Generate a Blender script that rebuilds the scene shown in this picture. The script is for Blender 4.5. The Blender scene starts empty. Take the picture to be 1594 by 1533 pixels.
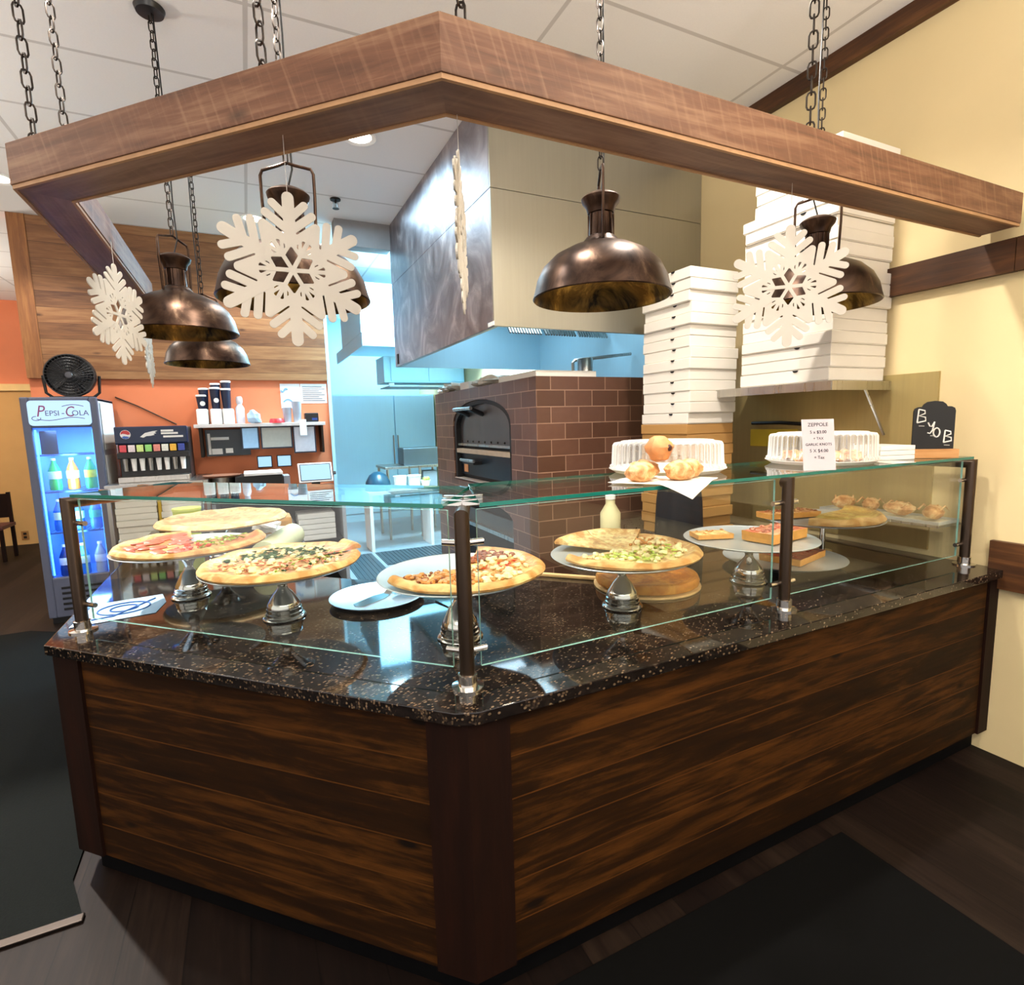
import bpy, bmesh, math, random
from math import sin, cos, pi, radians, sqrt
from mathutils import Vector, Matrix, noise as mnoise

scene = bpy.context.scene
COL = scene.collection
random.seed(7)

# ------------------------------------------------------------------ camera
F_PX, YAW, PITCH, ROLL = 850.64, 0.44576, 0.12656, 0.02691
CAM = Vector((-0.4500, -1.2480, 1.6619))
fw = Vector((sin(YAW) * cos(PITCH), cos(YAW) * cos(PITCH), -sin(PITCH)))
r0 = Vector((cos(YAW), -sin(YAW), 0.0))
u0 = r0.cross(fw)
rt = r0 * cos(ROLL) - u0 * sin(ROLL)
up = r0 * sin(ROLL) + u0 * cos(ROLL)
cam_data = bpy.data.cameras.new('camera')
cam_data.sensor_fit = 'HORIZONTAL'
cam_data.sensor_width = 36.0
cam_data.lens = F_PX / 1594.0 * 36.0
cam_data.clip_start = 0.05
cam = bpy.data.objects.new('camera', cam_data)
COL.objects.link(cam)
M = Matrix.Identity(4)
for i in range(3):
    M[i][0], M[i][1], M[i][2], M[i][3] = rt[i], up[i], -fw[i], CAM[i]
cam.matrix_world = M
scene.camera = cam

# ------------------------------------------------------------------ view / world / main lights
scene.view_settings.view_transform = 'Standard'
scene.view_settings.look = 'None'
scene.view_settings.gamma = 1.0
scene.view_settings.use_curve_mapping = False
scene.view_settings.exposure = 0.54

world = bpy.data.worlds.new('world')
scene.world = world
world.use_nodes = True
world.node_tree.nodes['Background'].inputs[0].default_value = (1.0, 0.93, 0.89, 1)
world.node_tree.nodes['Background'].inputs[1].default_value = 0.92


def lamp(name, kind, loc, power, col, size=0.1, rot=(0, 0, 0), spot=None, sizey=None):
    d = bpy.data.lights.new(name, kind)
    d.energy = power
    d.color = col
    if kind == 'AREA':
        d.size = size
        if sizey:
            d.shape = 'RECTANGLE'
            d.size_y = sizey
    else:
        d.shadow_soft_size = size
    if kind == 'SPOT':
        d.spot_size = radians(spot or 110)
        d.spot_blend = 0.6
    o = bpy.data.objects.new(name, d)
    o.location = loc
    o.rotation_euler = rot
    COL.objects.link(o)
    return o


WARM = (1.0, 0.83, 0.62)
NEUT = (1.0, 0.93, 0.84)
COOL = (0.50, 0.80, 1.0)
CEIL = 3.66
# recessed downlights: (x, y, watts, colour)
DOWNLIGHTS = [(0.41, 2.86, 60, NEUT), (-2.05, 4.55, 85, NEUT), (-0.24, 4.75, 95, NEUT),
              (0.25, 0.62, 140, NEUT), (1.45, 0.62, 140, NEUT), (-0.75, 1.25, 125, NEUT),
              (1.3, -1.0, 60, WARM), (0.3, -2.2, 40, WARM), (-1.9, -1.2, 45, WARM)]
for i, (x, y, w, c) in enumerate(DOWNLIGHTS):
    lamp('downlight_beam', 'SPOT', (x, y, CEIL - 0.03), w, c, 0.06, spot=125)
lamp('downlight_beam', 'SPOT', (-2.3, 3.3, CEIL - 0.03), 900, NEUT, 0.04, (0.66, 0.0, 0.40 + pi), spot=34)
# added upward area lights without fittings, to brighten the ceiling
lamp('added_ceiling_fill', 'AREA', (-1.6, -2.6, 2.55), 150, NEUT, 0.5, (pi, 0, 0))
lamp('added_ceiling_fill', 'AREA', (1.2, -2.6, 2.55), 150, NEUT, 0.5, (pi, 0, 0))
lamp('added_ceiling_fill', 'AREA', (-3.6, 2.3, 2.55), 85, NEUT, 0.5, (pi, 0, 0))
lamp('added_ceiling_fill', 'AREA', (-4.6, 6.6, 2.55), 95, NEUT, 0.5, (pi, 0, 0))
lamp('downlight_beam', 'SPOT', (-4.2, 8.0, CEIL - 0.03), 120, WARM, 0.06, spot=130)  # added lamp without a fitting, to brighten the far room
# kitchen fluorescent troffers (cool), hidden behind the hood and the ceiling drop
lamp('kitchen_tube_light', 'AREA', (1.5, 5.1, 3.58), 260, COOL, 1.0, sizey=1.1)
lamp('kitchen_tube_light', 'AREA', (1.9, 7.75, 3.58), 110, COOL, 1.2, sizey=1.0)
lamp('kitchen_tube_light', 'AREA', (0.55, 3.6, 3.62), 16, COOL, 0.6, sizey=1.2)
lamp('hood_light', 'AREA', (1.9, 3.3, 2.86), 15, (0.58, 0.83, 1.0), 0.5, sizey=1.6)


# ------------------------------------------------------------------ materials
def lin(c):
    if isinstance(c, str):
        c = c.lstrip('#')
        c = [int(c[i:i + 2], 16) / 255 for i in (0, 2, 4)]
    return tuple(v / 12.92 if v <= 0.04045 else ((v + 0.055) / 1.055) ** 2.4 for v in c) + (1.0,)


class NT:
    def __init__(self, name):
        self.m = bpy.data.materials.new(name)
        self.m.use_nodes = True
        self.t = self.m.node_tree
        self.n = self.t.nodes
        self.b = self.n['Principled BSDF']
        self.out = self.n['Material Output']

    def node(self, typ, **kw):
        o = self.n.new(typ)
        for k, v in kw.items():
            setattr(o, k, v)
        return o

    def link(self, a, b):
        self.t.links.new(a, b)

    def val(self, sock, v):
        if hasattr(v, 'is_output') or isinstance(v, bpy.types.NodeSocket):
            self.link(v, sock)
        else:
            sock.default_value = v

    def math(self, op, a, b=None, c=None, clamp=False):
        o = self.node('ShaderNodeMath', operation=op, use_clamp=clamp)
        self.val(o.inputs[0], a)
        if b is not None:
            self.val(o.inputs[1], b)
        if c is not None:
            self.val(o.inputs[2], c)
        return o.outputs[0]

    def mix(self, fac, a, b, blend='MIX'):
        o = self.node('ShaderNodeMix', data_type='RGBA', blend_type=blend)
        self.val(o.inputs[0], fac)
        self.val(o.inputs[6], a)
        self.val(o.inputs[7], b)
        return o.outputs[2]

    def coord(self, scale=(1, 1, 1), rot=(0, 0, 0), loc=(0, 0, 0)):
        tc = self.node('ShaderNodeTexCoord')
        mp = self.node('ShaderNodeMapping')
        mp.inputs['Scale'].default_value = scale
        mp.inputs['Rotation'].default_value = rot
        mp.inputs['Location'].default_value = loc
        self.link(tc.outputs['Object'], mp.inputs[0])
        return mp.outputs[0]

    def xyz(self):
        tc = self.node('ShaderNodeTexCoord')
        s = self.node('ShaderNodeSeparateXYZ')
        self.link(tc.outputs['Object'], s.inputs[0])
        return s.outputs

    def comb(self, x, y, z):
        c = self.node('ShaderNodeCombineXYZ')
        for i, v in enumerate((x, y, z)):
            self.val(c.inputs[i], v)
        return c.outputs[0]

    def noise(self, vec, scale, detail=4, rough=0.55, dist=0.0, out=0):
        o = self.node('ShaderNodeTexNoise')
        self.link(vec, o.inputs['Vector'])
        o.inputs['Scale'].default_value = scale
        o.inputs['Detail'].default_value = detail
        o.inputs['Roughness'].default_value = rough
        o.inputs['Distortion'].default_value = dist
        return o.outputs[out]

    def vor(self, vec, scale, out='Distance', feature='F1'):
        o = self.node('ShaderNodeTexVoronoi', feature=feature)
        self.link(vec, o.inputs['Vector'])
        o.inputs['Scale'].default_value = scale
        return o.outputs[out]

    def ramp(self, fac, stops, interp='LINEAR'):
        o = self.node('ShaderNodeValToRGB')
        o.color_ramp.interpolation = interp
        e = o.color_ramp.elements
        while len(e) < len(stops):
            e.new(0.5)
        for i, (p, c) in enumerate(stops):
            e[i].position = p
            e[i].color = lin(c) if isinstance(c, str) else (c, c, c, 1)
        self.val(o.inputs[0], fac)
        return o.outputs[0]

    def bump(self, h, strength=0.3, dist=0.005):
        o = self.node('ShaderNodeBump')
        o.inputs['Strength'].default_value = strength
        o.inputs['Distance'].default_value = dist
        self.link(h, o.inputs['Height'])
        self.link(o.outputs[0], self.b.inputs['Normal'])

    def set(self, col=None, rough=None, metal=None, spec=None):
        if col is not None:
            self.val(self.b.inputs['Base Color'], lin(col) if isinstance(col, str) else col)
        if rough is not None:
            self.val(self.b.inputs['Roughness'], rough)
        if metal is not None:
            self.b.inputs['Metallic'].default_value = metal
        if spec is not None:
            self.b.inputs['Specular IOR Level'].default_value = spec
        return self.m


def plain(name, col, rough=0.5, metal=0.0, var=0.08, scale=14.0, bump=0.0, spec=0.5):
    """One colour with a little procedural variation in tone."""
    k = NT(name)
    v = k.coord()
    n = k.noise(v, scale, 3)
    c = lin(col)
    a = tuple(x * (1 - var) for x in c[:3]) + (1,)
    b = tuple(min(1, x * (1 + var)) for x in c[:3]) + (1,)
    k.set(k.mix(n, a, b), rough, metal, spec)
    if bump:
        k.bump(n, bump, 0.004)
    return k.m


def emit(name, col, strength):
    k = NT(name)
    k.set('#000000', 0.5)
    k.b.inputs['Emission Color'].default_value = lin(col)
    k.b.inputs['Emission Strength'].default_value = strength
    return k.m


def wood(name, dark, mid, light, plank=None, along='X', across='Z', rough=0.5, saw=0.0, seam='#1a0f06', knots=1.0, spec=0.4, phase=0.0, pv=0.26, line=None, blotch=0.0):
    k = NT(name)
    o = k.xyz()
    idx = dict(X=0, Y=1, Z=2)
    L, A = o[idx[along]], o[idx[across]]
    T = o[[i for i in range(3) if i not in (idx[along], idx[across])][0]]
    if plank:
        q = k.math('DIVIDE', k.math('ADD', A, phase), plank)
        pid = k.math('FLOOR', q)
        fr = k.math('FRACT', q)
    else:
        pid = k.math('MULTIPLY', 0.0, A)
    off = k.math('MULTIPLY', pid, 3.71)
    L2 = k.math('ADD', L, off)
    g = k.noise(k.comb(k.math('MULTIPLY', L2, 2.2), k.math('MULTIPLY', A, 34.0), k.math('MULTIPLY', T, 34.0)), 1.0, 6, 0.62, 0.9)
    big = k.noise(k.comb(k.math('MULTIPLY', L2, 1.1), k.math('MULTIPLY', A, 6.5), k.math('ADD', k.math('MULTIPLY', T, 6.5), off)), 1.0, 4, 0.6, 1.6)
    f = k.math('ADD', k.math('MULTIPLY', g, 0.55), k.math('MULTIPLY', big, 0.6))
    if plank:
        wn = k.node('ShaderNodeTexWhiteNoise', noise_dimensions='1D')
        k.link(pid, wn.inputs['W'])
        f = k.math('ADD', f, k.math('MULTIPLY', k.math('SUBTRACT', wn.outputs[0], 0.5), pv))
    if blotch:
        bl = k.noise(k.comb(k.math('MULTIPLY', L2, 2.6), k.math('MULTIPLY', A, 11.0), off), 1.0, 5, 0.7, 2.2)
        f = k.math('ADD', f, k.math('MULTIPLY', k.math('SUBTRACT', bl, 0.5), blotch))
    c = k.ramp(f, [(0.30, dark), (0.56, mid), (0.80, light)])
    if saw:
        s = k.noise(k.comb(k.math('MULTIPLY', k.math('ADD', L2, k.math('MULTIPLY', A, 0.35)), 55.0), k.math('MULTIPLY', A, 2.0), k.math('MULTIPLY', T, 2.0)), 1.0, 2)
        s2 = k.noise(k.comb(k.math('MULTIPLY', L2, 2.0), k.math('MULTIPLY', A, 9.0), T), 1.0, 2)
        sm = k.math('MULTIPLY', k.math('MULTIPLY', k.math('SUBTRACT', s, 0.52, clamp=True), 3.2), k.math('MULTIPLY', s2, saw), clamp=True)
        c = k.mix(sm, c, lin(light))
    if knots:
        d = k.vor(k.comb(k.math('MULTIPLY', L2, 2.3), k.math('MULTIPLY', A, 6.0), off), 1.0)
        kn = k.math('MULTIPLY', k.math('SUBTRACT', 0.115, d, clamp=True), 12.0 * knots, clamp=True)
        c = k.mix(kn, c, lin(seam))
    if plank:
        e = k.math('MINIMUM', fr, k.math('SUBTRACT', 1.0, fr))
        sm = k.math('LESS_THAN', e, 0.0022 / plank)
        c = k.mix(k.math('MULTIPLY', sm, 0.8), c, lin(line or seam))
    k.set(c, rough, 0, spec)
    k.bump(g, 0.25, 0.003)
    return k.m


def steel(name, col, rough=0.3, streak='Z', var=0.25, metal=1.0):
    k = NT(name)
    sc = {'Z': (60, 60, 1.6), 'X': (1.6, 60, 60), 'N': (3, 3, 3)}[streak]
    n = k.noise(k.coord(sc), 1.0, 4, 0.6)
    big = k.noise(k.coord((1.6, 1.6, 1.0)), 1.4, 3, 0.5, 1.2)
    c = lin(col)
    lo = tuple(x * (1 - var) for x in c[:3]) + (1,)
    hi = tuple(min(1, x * (1 + var)) for x in c[:3]) + (1,)
    k.set(k.mix(k.math('ADD', k.math('MULTIPLY', n, 0.5), k.math('MULTIPLY', big, 0.5)), lo, hi),
          k.math('ADD', rough - 0.06, k.math('MULTIPLY', n, 0.14)), metal)
    k.bump(n, 0.04, 0.002)
    return k.m


def clear(name, tint=(0.975, 1.0, 0.985), rough=0.0, refl=1.0):
    """Thin clear pane: transmits straight through, mirrors by Fresnel."""
    k = NT(name)
    t = k.node('ShaderNodeBsdfTransparent')
    t.inputs[0].default_value = tint + (1,)
    g = k.node('ShaderNodeBsdfGlossy')
    g.inputs['Roughness'].default_value = rough
    fr = k.node('ShaderNodeFresnel')
    ge = k.node('ShaderNodeNewGeometry')
    k.link(k.math('SUBTRACT', 1.5, k.math('MULTIPLY', ge.outputs['Backfacing'], 1.5 - 1 / 1.5)), fr.inputs[0])
    mx = k.node('ShaderNodeMixShader')
    k.link(k.math('MULTIPLY', fr.outputs[0], refl, clamp=True), mx.inputs[0])
    k.link(t.outputs[0], mx.inputs[1])
    k.link(g.outputs[0], mx.inputs[2])
    k.link(mx.outputs[0], k.out.inputs[0])
    return k.m


MAT = {}
MAT['canopy'] = wood('canopy_wood', '#3f271a', '#704a34', '#9c785b', along='X', across='Z', rough=0.55, saw=1.2, knots=0.6)
MAT['canopy_raw'] = plain('raw_board_edge', '#a87f58', 0.6, var=0.2, scale=30)
MAT['panel'] = wood('counter_planks', '#0b0400', '#200e00', '#4b2a08', plank=0.128, phase=0.02, along='X', across='Z', rough=0.7, seam='#0c0400', spec=0.12, pv=0.10, line='#4a2a0a', blotch=0.30, knots=1.3)
MAT['post'] = wood('counter_post', '#0d0402', '#170803', '#220d05', along='Z', across='X', rough=0.65, knots=0, spec=0.12)
MAT['clad'] = wood('wall_cladding', '#4f2f1b', '#79502f', '#956c46', plank=0.145, along='X', across='Z', rough=0.6, seam='#4a2b16', phase=0.05)
MAT['trim'] = wood('dark_trim', '#24130a', '#46280f', '#6b4320', along='Y', across='Z', rough=0.5, knots=0.4)
MAT['floorwood'] = wood('floor_planks', '#0a0605', '#150d0a', '#241a14', plank=0.19, along='Y', across='X', rough=0.55, seam='#030202', knots=0, spec=0.12)
MAT['steel'] = steel('brushed_steel', '#b9b6b0', 0.28)
MAT['hoodsteel'] = steel('hood_steel', '#a9a698', 0.36, var=0.14, metal=0.75)
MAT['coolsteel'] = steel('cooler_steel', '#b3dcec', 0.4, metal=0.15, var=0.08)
MAT['chrome'] = steel('polished_chrome', '#d9d6d0', 0.1, 'N', 0.08)
MAT['postmetal'] = steel('bronze_tube', '#51443a', 0.34)
MAT['darkmetal'] = steel('dark_iron', '#3a3430', 0.4, 'N')
MAT['black'] = plain('black_plastic', '#141416', 0.4)
MAT['blackrubber'] = plain('black_rubber', '#050505', 0.85, var=0.3, scale=60, spec=0.08)
MAT['toe'] = plain('black_vinyl', '#030304', 0.7, spec=0.1)
MAT['white'] = plain('white_paper', '#eceae6', 0.8, var=0.03)
MAT['board'] = plain('white_cardboard', '#e6e0d4', 0.75, var=0.04, scale=6)
MAT['boardgap'] = plain('cardboard_fold', '#7b6a55', 0.9)
MAT['browntint'] = plain('brown_tint_board', '#b18449', 0.8, var=0.1, scale=5)
MAT['cream'] = plain('cream_wall_paint', '#d9c596', 0.75, var=0.05, scale=3, bump=0.06)
MAT['orange'] = plain('orange_wall_paint', '#d67a50', 0.75, var=0.06, scale=4)
MAT['tan'] = plain('tan_wall_paint', '#b98a50', 0.75, var=0.1, scale=4)
MAT['kitchenwall'] = plain('kitchen_wall_panel', '#a9cfdf', 0.5, var=0.05)
MAT['glass'] = clear('clear_glass')
MAT['glassedge'] = NT('green_glass_edge').set('#0f6a5e', 0.12)
MAT['glasshighlight'] = NT('glass_edge_highlight').set('#86b3aa', 0.15)  # bright highlight line along the front pane edges, put into the colour
MAT['plastic'] = clear('clear_plastic', (0.93, 0.93, 0.92), 0.12, 1.6)
_k = MAT['plastic'].node_tree
_d = _k.nodes.new('ShaderNodeBsdfDiffuse')
_d.inputs[0].default_value = (0.9, 0.9, 0.88, 1)
_m = _k.nodes.new('ShaderNodeMixShader')
_lw = _k.nodes.new('ShaderNodeLayerWeight')
_lw.inputs[0].default_value = 0.42
_o = [n for n in _k.nodes if n.type == 'OUTPUT_MATERIAL'][0]
_prev = _o.inputs[0].links[0].from_socket
_k.links.new(_lw.outputs['Facing'], _m.inputs[0])
_k.links.new(_prev, _m.inputs[1])
_k.links.new(_d.outputs[0], _m.inputs[2])
_k.links.new(_m.outputs[0], _o.inputs[0])
MAT['screen'] = emit('lit_screen', '#9cc6ee', 1.0)


def granite():
    k = NT('dark_granite')
    v = k.coord((1, 1, 1))
    v2 = k.coord((0.8, 1.5, 1), (0, 0, radians(35)))
    n1 = k.noise(v2, 42, 6, 0.72, 0.8)
    n2 = k.noise(v, 5, 4, 0.6, 1.0)
    d = k.vor(v2, 115, 'Color')
    sp = k.node('ShaderNodeSeparateColor')
    k.link(d, sp.inputs[0])
    f = k.math('ADD', k.math('MULTIPLY', n1, 0.7), k.math('MULTIPLY', n2, 0.5))
    base = k.ramp(f, [(0.42, '#070606'), (0.62, '#171210'), (0.74, '#3a2f26'), (0.90, '#6d5c49')])
    dd = k.vor(v2, 115)
    grain = k.math('MULTIPLY', k.math('SUBTRACT', 0.52, dd, clamp=True), 5.0, clamp=True)
    dens = k.math('SUBTRACT', 1.12, k.math('MULTIPLY', n2, 0.95))
    fleck = k.math('MULTIPLY', k.math('GREATER_THAN', sp.outputs[0], dens), grain)
    tone = k.mix(sp.outputs[1], lin('#4a3b2d'), lin('#7d6850'))
    c = k.mix(k.math('MULTIPLY', fleck, k.math('ADD', 0.35, k.math('MULTIPLY', n1, 0.8)), clamp=True), base, tone)
    k.set(c, 0.05, 0, 0.6)
    return k.m


MAT['granite'] = granite()


def tiles():
    k = NT('brown_oven_tile')
    o = k.xyz()
    b = k.node('ShaderNodeTexBrick')
    k.link(k.comb(k.math('ADD', o[0], o[1]), o[2], 0.0), b.inputs['Vector'])
    b.inputs['Scale'].default_value = 1.0
    b.inputs['Brick Width'].default_value = 0.235
    b.inputs['Row Height'].default_value = 0.118
    b.inputs['Mortar Size'].default_value = 0.0035
    b.inputs['Mortar Smooth'].default_value = 0.1
    b.inputs['Bias'].default_value = 0.0
    b.inputs['Color1'].default_value = lin('#55382a')
    b.inputs['Color2'].default_value = lin('#6e4c3d')
    b.inputs['Mortar'].default_value = lin('#a17f69')
    n = k.noise(k.coord(), 18, 4)
    c = k.mix(k.math('MULTIPLY', n, 0.35), b.outputs[0], lin('#4a2f22'))
    k.set(c, 0.35)
    k.bump(b.outputs['Fac'], -0.3, 0.004)
    return k.m


MAT['tile'] = tiles()


def ceiling_mat():
    k = NT('acoustic_ceiling_tile')
    b = k.node('ShaderNodeTexBrick', offset=0.0)
    k.link(k.coord((1, 1, 1), (0, 0, 0), (0.3, 0.25, 0)), b.inputs['Vector'])
    b.inputs['Scale'].default_value = 1.0
    b.inputs['Brick Width'].default_value = 1.4
    b.inputs['Row Height'].default_value = 0.7
    b.inputs['Mortar Size'].default_value = 0.012
    b.inputs['Color1'].default_value = lin('#f2f0ee')
    b.inputs['Color2'].default_value = lin('#efedea')
    b.inputs['Mortar'].default_value = lin('#cdc9c5')
    n = k.noise(k.coord(), 120, 2)
    k.set(k.mix(k.math('MULTIPLY', n, 0.12), b.outputs[0], lin('#b5b1ad')), 0.9)
    return k.m


MAT['ceiling'] = ceiling_mat()


def bronze(name, a, b, c, rough=0.3):
    k = NT(name)
    n = k.noise(k.coord((7, 7, 5)), 1.0, 5, 0.65, 0.8)
    col = k.ramp(n, [(0.36, a), (0.55, b), (0.72, c)])
    k.set(col, k.math('ADD', rough - 0.1, k.math('MULTIPLY', n, 0.3)), 0.85)
    return k.m


MAT['bronze'] = bronze('aged_bronze', '#2a1d17', '#4a372b', '#7a6350')
MAT['bronze_in'] = bronze('gilded_inside', '#1d160c', '#6d5324', '#cfa850', 0.4)


def carpet_mat():
    k = NT('charcoal_carpet')
    n = k.noise(k.coord(), 160, 3)
    k.set(k.mix(n, lin('#070909'), lin('#151918')), 0.95, 0, 0.1)
    k.bump(n, 0.5, 0.004)
    return k.m


MAT['carpet'] = carpet_mat()


# ------------------------------------------------------------------ mesh building
class MB:
    """Collects shapes into one mesh object."""

    def __init__(self):
        self.bm = bmesh.new()
        self.mi = 0

    def _geo(self, verts, faces, mtx=None):
        vs = [self.bm.verts.new(mtx @ Vector(v) if mtx else v) for v in verts]
        out = []
        for f in faces:
            try:
                fc = self.bm.faces.new([vs[i] for i in f])
                fc.material_index = self.mi
                out.append(fc)
            except ValueError:
                pass
        return vs, out

    def box(self, x0, y0, z0, x1, y1, z1, bev=0.0, mtx=None, seg=2):
        v = [(x0, y0, z0), (x1, y0, z0), (x1, y1, z0), (x0, y1, z0), (x0, y0, z1), (x1, y0, z1), (x1, y1, z1), (x0, y1, z1)]
        f = [(0, 3, 2, 1), (4, 5, 6, 7), (0, 1, 5, 4), (1, 2, 6, 5), (2, 3, 7, 6), (3, 0, 4, 7)]
        vs, fs = self._geo(v, f, mtx)
        if bev:
            es = list({e for fc in fs for e in fc.edges})
            r = bmesh.ops.bevel(self.bm, geom=es, offset=bev, segments=seg, affect='EDGES', profile=0.6)
            for fc in r['faces']:
                fc.material_index = self.mi
        return self

    def prism(self, pts, z0, z1, side_mi=None, bev=0.0, mtx=None):
        n = len(pts)
        v = [(p[0], p[1], z0) for p in pts] + [(p[0], p[1], z1) for p in pts]
        f = [tuple(range(n - 1, -1, -1)), tuple(range(n, 2 * n))]
        s = [(i, (i + 1) % n, n + (i + 1) % n, n + i) for i in range(n)]
        vs, fs = self._geo(v, f + s, mtx)
        if side_mi is not None:
            for fc in fs[2:]:
                fc.material_index = side_mi
        if bev:
            es = [e for fc in fs[:2] for e in fc.edges]
            r = bmesh.ops.bevel(self.bm, geom=es, offset=bev, segments=2, affect='EDGES', profile=0.6)
            for fc in r['faces']:
                fc.material_index = self.mi if side_mi is None else side_mi
        return self

    def lathe(self, prof, n=24, mtx=None, wob=None, close=False):
        v, f = [], []
        m = len(prof)
        for i in range(n):
            a = 2 * pi * i / n
            for r, z in prof:
                rr = r * (wob(a) if wob else 1)
                v.append((rr * cos(a), rr * sin(a), z))
        for i in range(n):
            j = (i + 1) % n
            for k in range(m - 1 + (1 if close else 0)):
                k2 = (k + 1) % m
                f.append((i * m + k, j * m + k, j * m + k2, i * m + k2))
        vs, fs = self._geo(v, f, mtx)
        bmesh.ops.remove_doubles(self.bm, verts=vs, dist=1e-5)
        return self

    def cyl(self, p0, p1, r0, r1=None, n=12):
        r1 = r0 if r1 is None else r1
        p0, p1 = Vector(p0), Vector(p1)
        d = p1 - p0
        q = d.to_track_quat('Z', 'Y').to_matrix().to_4x4()
        q.translation = p0
        h = d.length
        return self.lathe([(0, 0), (r0, 0), (r1, h), (0, h)], n, q)

    def tube(self, pts, r, n=8, closed=False):
        pts = [Vector(p) for p in pts]
        m = len(pts)
        v, f = [], []
        nrm = None
        for i, p in enumerate(pts):
            a = pts[(i - 1) % m] if (closed or i > 0) else p
            b = pts[(i + 1) % m] if (closed or i < m - 1) else p
            t = (b - a).normalized()
            if nrm is None:
                nrm = t.orthogonal().normalized()
            else:
                nrm = (nrm - t * nrm.dot(t))
                nrm = nrm.normalized() if nrm.length > 1e-6 else t.orthogonal().normalized()
            bi = t.cross(nrm)
            for k in range(n):
                an = 2 * pi * k / n
                v.append(p + (nrm * cos(an) + bi * sin(an)) * r)
        last = m if closed else m - 1
        for i in range(last):
            j = (i + 1) % m
            for k in range(n):
                k2 = (k + 1) % n
                f.append((i * n + k, i * n + k2, j * n + k2, j * n + k))
        if not closed:
            f.append(tuple(range(n - 1, -1, -1)))
            f.append(tuple((m - 1) * n + k for k in range(n)))
        self._geo(v, f)
        return self

    def blob(self, c, rx, ry, rz, seed=0, amp=0.15, n=10, mtx=None, flat=False):
        v, f = [], []
        rings = n // 2 + 1
        rot = Matrix.Rotation(seed * 1.7, 3, 'Z')
        for i in range(rings + 1):
            th = pi * i / rings
            for j in range(n):
                ph = 2 * pi * j / n
                d = Vector((sin(th) * cos(ph), sin(th) * sin(ph), cos(th)))
                k = 1 + amp * mnoise.noise(d * 1.7 + Vector((seed * 3.1, seed, 0)))
                p = Vector((d.x * rx, d.y * ry, d.z * rz)) * k
                if flat and p.z < -rz * 0.35:
                    p.z = -rz * 0.35
                v.append(rot @ p + Vector(c))
        for i in range(rings):
            for j in range(n):
                j2 = (j + 1) % n
                f.append((i * n + j, (i + 1) * n + j, (i + 1) * n + j2, i * n + j2))
        vs, fs = self._geo(v, f, mtx)
        bmesh.ops.remove_doubles(self.bm, verts=vs, dist=1e-6)
        return self

    def build(self, name, mats, parent=None, loc=None, rz=0.0, smooth=False, sharp=40):
        me = bpy.data.meshes.new(name)
        bmesh.ops.recalc_face_normals(self.bm, faces=self.bm.faces)
        self.bm.to_mesh(me)
        self.bm.free()
        for m in (mats if isinstance(mats, (list, tuple)) else [mats]):
            me.materials.append(MAT[m] if isinstance(m, str) else m)
        if smooth:
            me.polygons.foreach_set('use_smooth', [True] * len(me.polygons))
            try:
                me.set_sharp_from_angle(angle=radians(sharp))
            except Exception:
                pass
        o = bpy.data.objects.new(name, me)
        COL.objects.link(o)
        if parent:
            o.parent = parent
        if loc is not None:
            o.location = loc
        if rz:
            o.rotation_euler = (0, 0, rz)
        return o


def thing(name, label, cat, loc=(0, 0, 0), rz=0.0, group=None):
    o = bpy.data.objects.new(name, None)
    o.empty_display_size = 0.05
    COL.objects.link(o)
    o.location = loc
    o.rotation_euler = (0, 0, rz)
    return tag(o, label, cat, group)


def tag(o, label, cat, group=None, kind=None):
    o['label'] = label
    o['category'] = cat
    if group:
        o['group'] = group
    if kind:
        o['kind'] = kind
    return o


def struct(o, label=None):
    o['kind'] = 'structure'
    if label:
        o['label'] = label
    return o


def copy_tree(o, parent=None):
    c = o.copy()
    COL.objects.link(c)
    if parent:
        c.parent = parent
    for ch in list(o.children):
        copy_tree(ch, c)
    return c


def lettering(text, size, mat, parent, loc, rot, extrude=0.0012, name='lettering', align='CENTER', sx=1.0, shear=0.0):
    cu = bpy.data.curves.new(name, 'FONT')
    cu.body = text
    cu.size = size
    cu.extrude = extrude
    cu.align_x = align
    cu.align_y = 'CENTER'
    cu.shear = shear
    cu.resolution_u = 3
    tmp = bpy.data.objects.new(name, cu)
    COL.objects.link(tmp)
    bpy.context.view_layer.update()
    me = bpy.data.meshes.new_from_object(tmp.evaluated_get(bpy.context.evaluated_depsgraph_get()))
    bpy.data.objects.remove(tmp)
    me.name = name
    me.materials.clear()
    me.materials.append(MAT[mat] if isinstance(mat, str) else mat)
    o = bpy.data.objects.new(name, me)
    COL.objects.link(o)
    o.parent = parent
    o.location = loc
    o.rotation_euler = rot
    o.scale = (sx, 1, 1)
    return o


FACE_Y = (pi / 2, 0, 0)      # text upright, facing -Y
S = sqrt(0.5)

# ================================================================== THE SETTING
XW, YF = 2.70, 9.5
struct(MB().box(-6, -4.5, -0.12, XW + 0.15, YF + 0.15, 0).build('floor', 'floorwood'))
struct(MB().box(-6, -4.5, CEIL, XW + 0.15, YF + 0.15, CEIL + 0.12).build('ceiling', 'ceiling'))
struct(MB().box(XW, -4.5, 0, XW + 0.15, YF + 0.15, CEIL).build('wall_right', 'cream'))
m = MB().box(-6, YF, 0, 0.45, YF + 0.15, 2.36)
m.mi = 1
m.box(-6, YF, 2.36, 0.45, YF + 0.15, CEIL)
struct(m.build('wall_far', ['tan', 'orange']))
struct(MB().box(0.45, YF, 0, XW, YF + 0.15, CEIL).build('wall_kitchen', 'kitchenwall'))
struct(MB().box(-6.12, 1.6, 0, -6, YF + 0.15, CEIL).build('wall_left', 'tan'))
struct(MB().box(-2.25, 5.40, 0, 0.42, 5.56, CEIL).build('wall_back', 'orange'))
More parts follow.
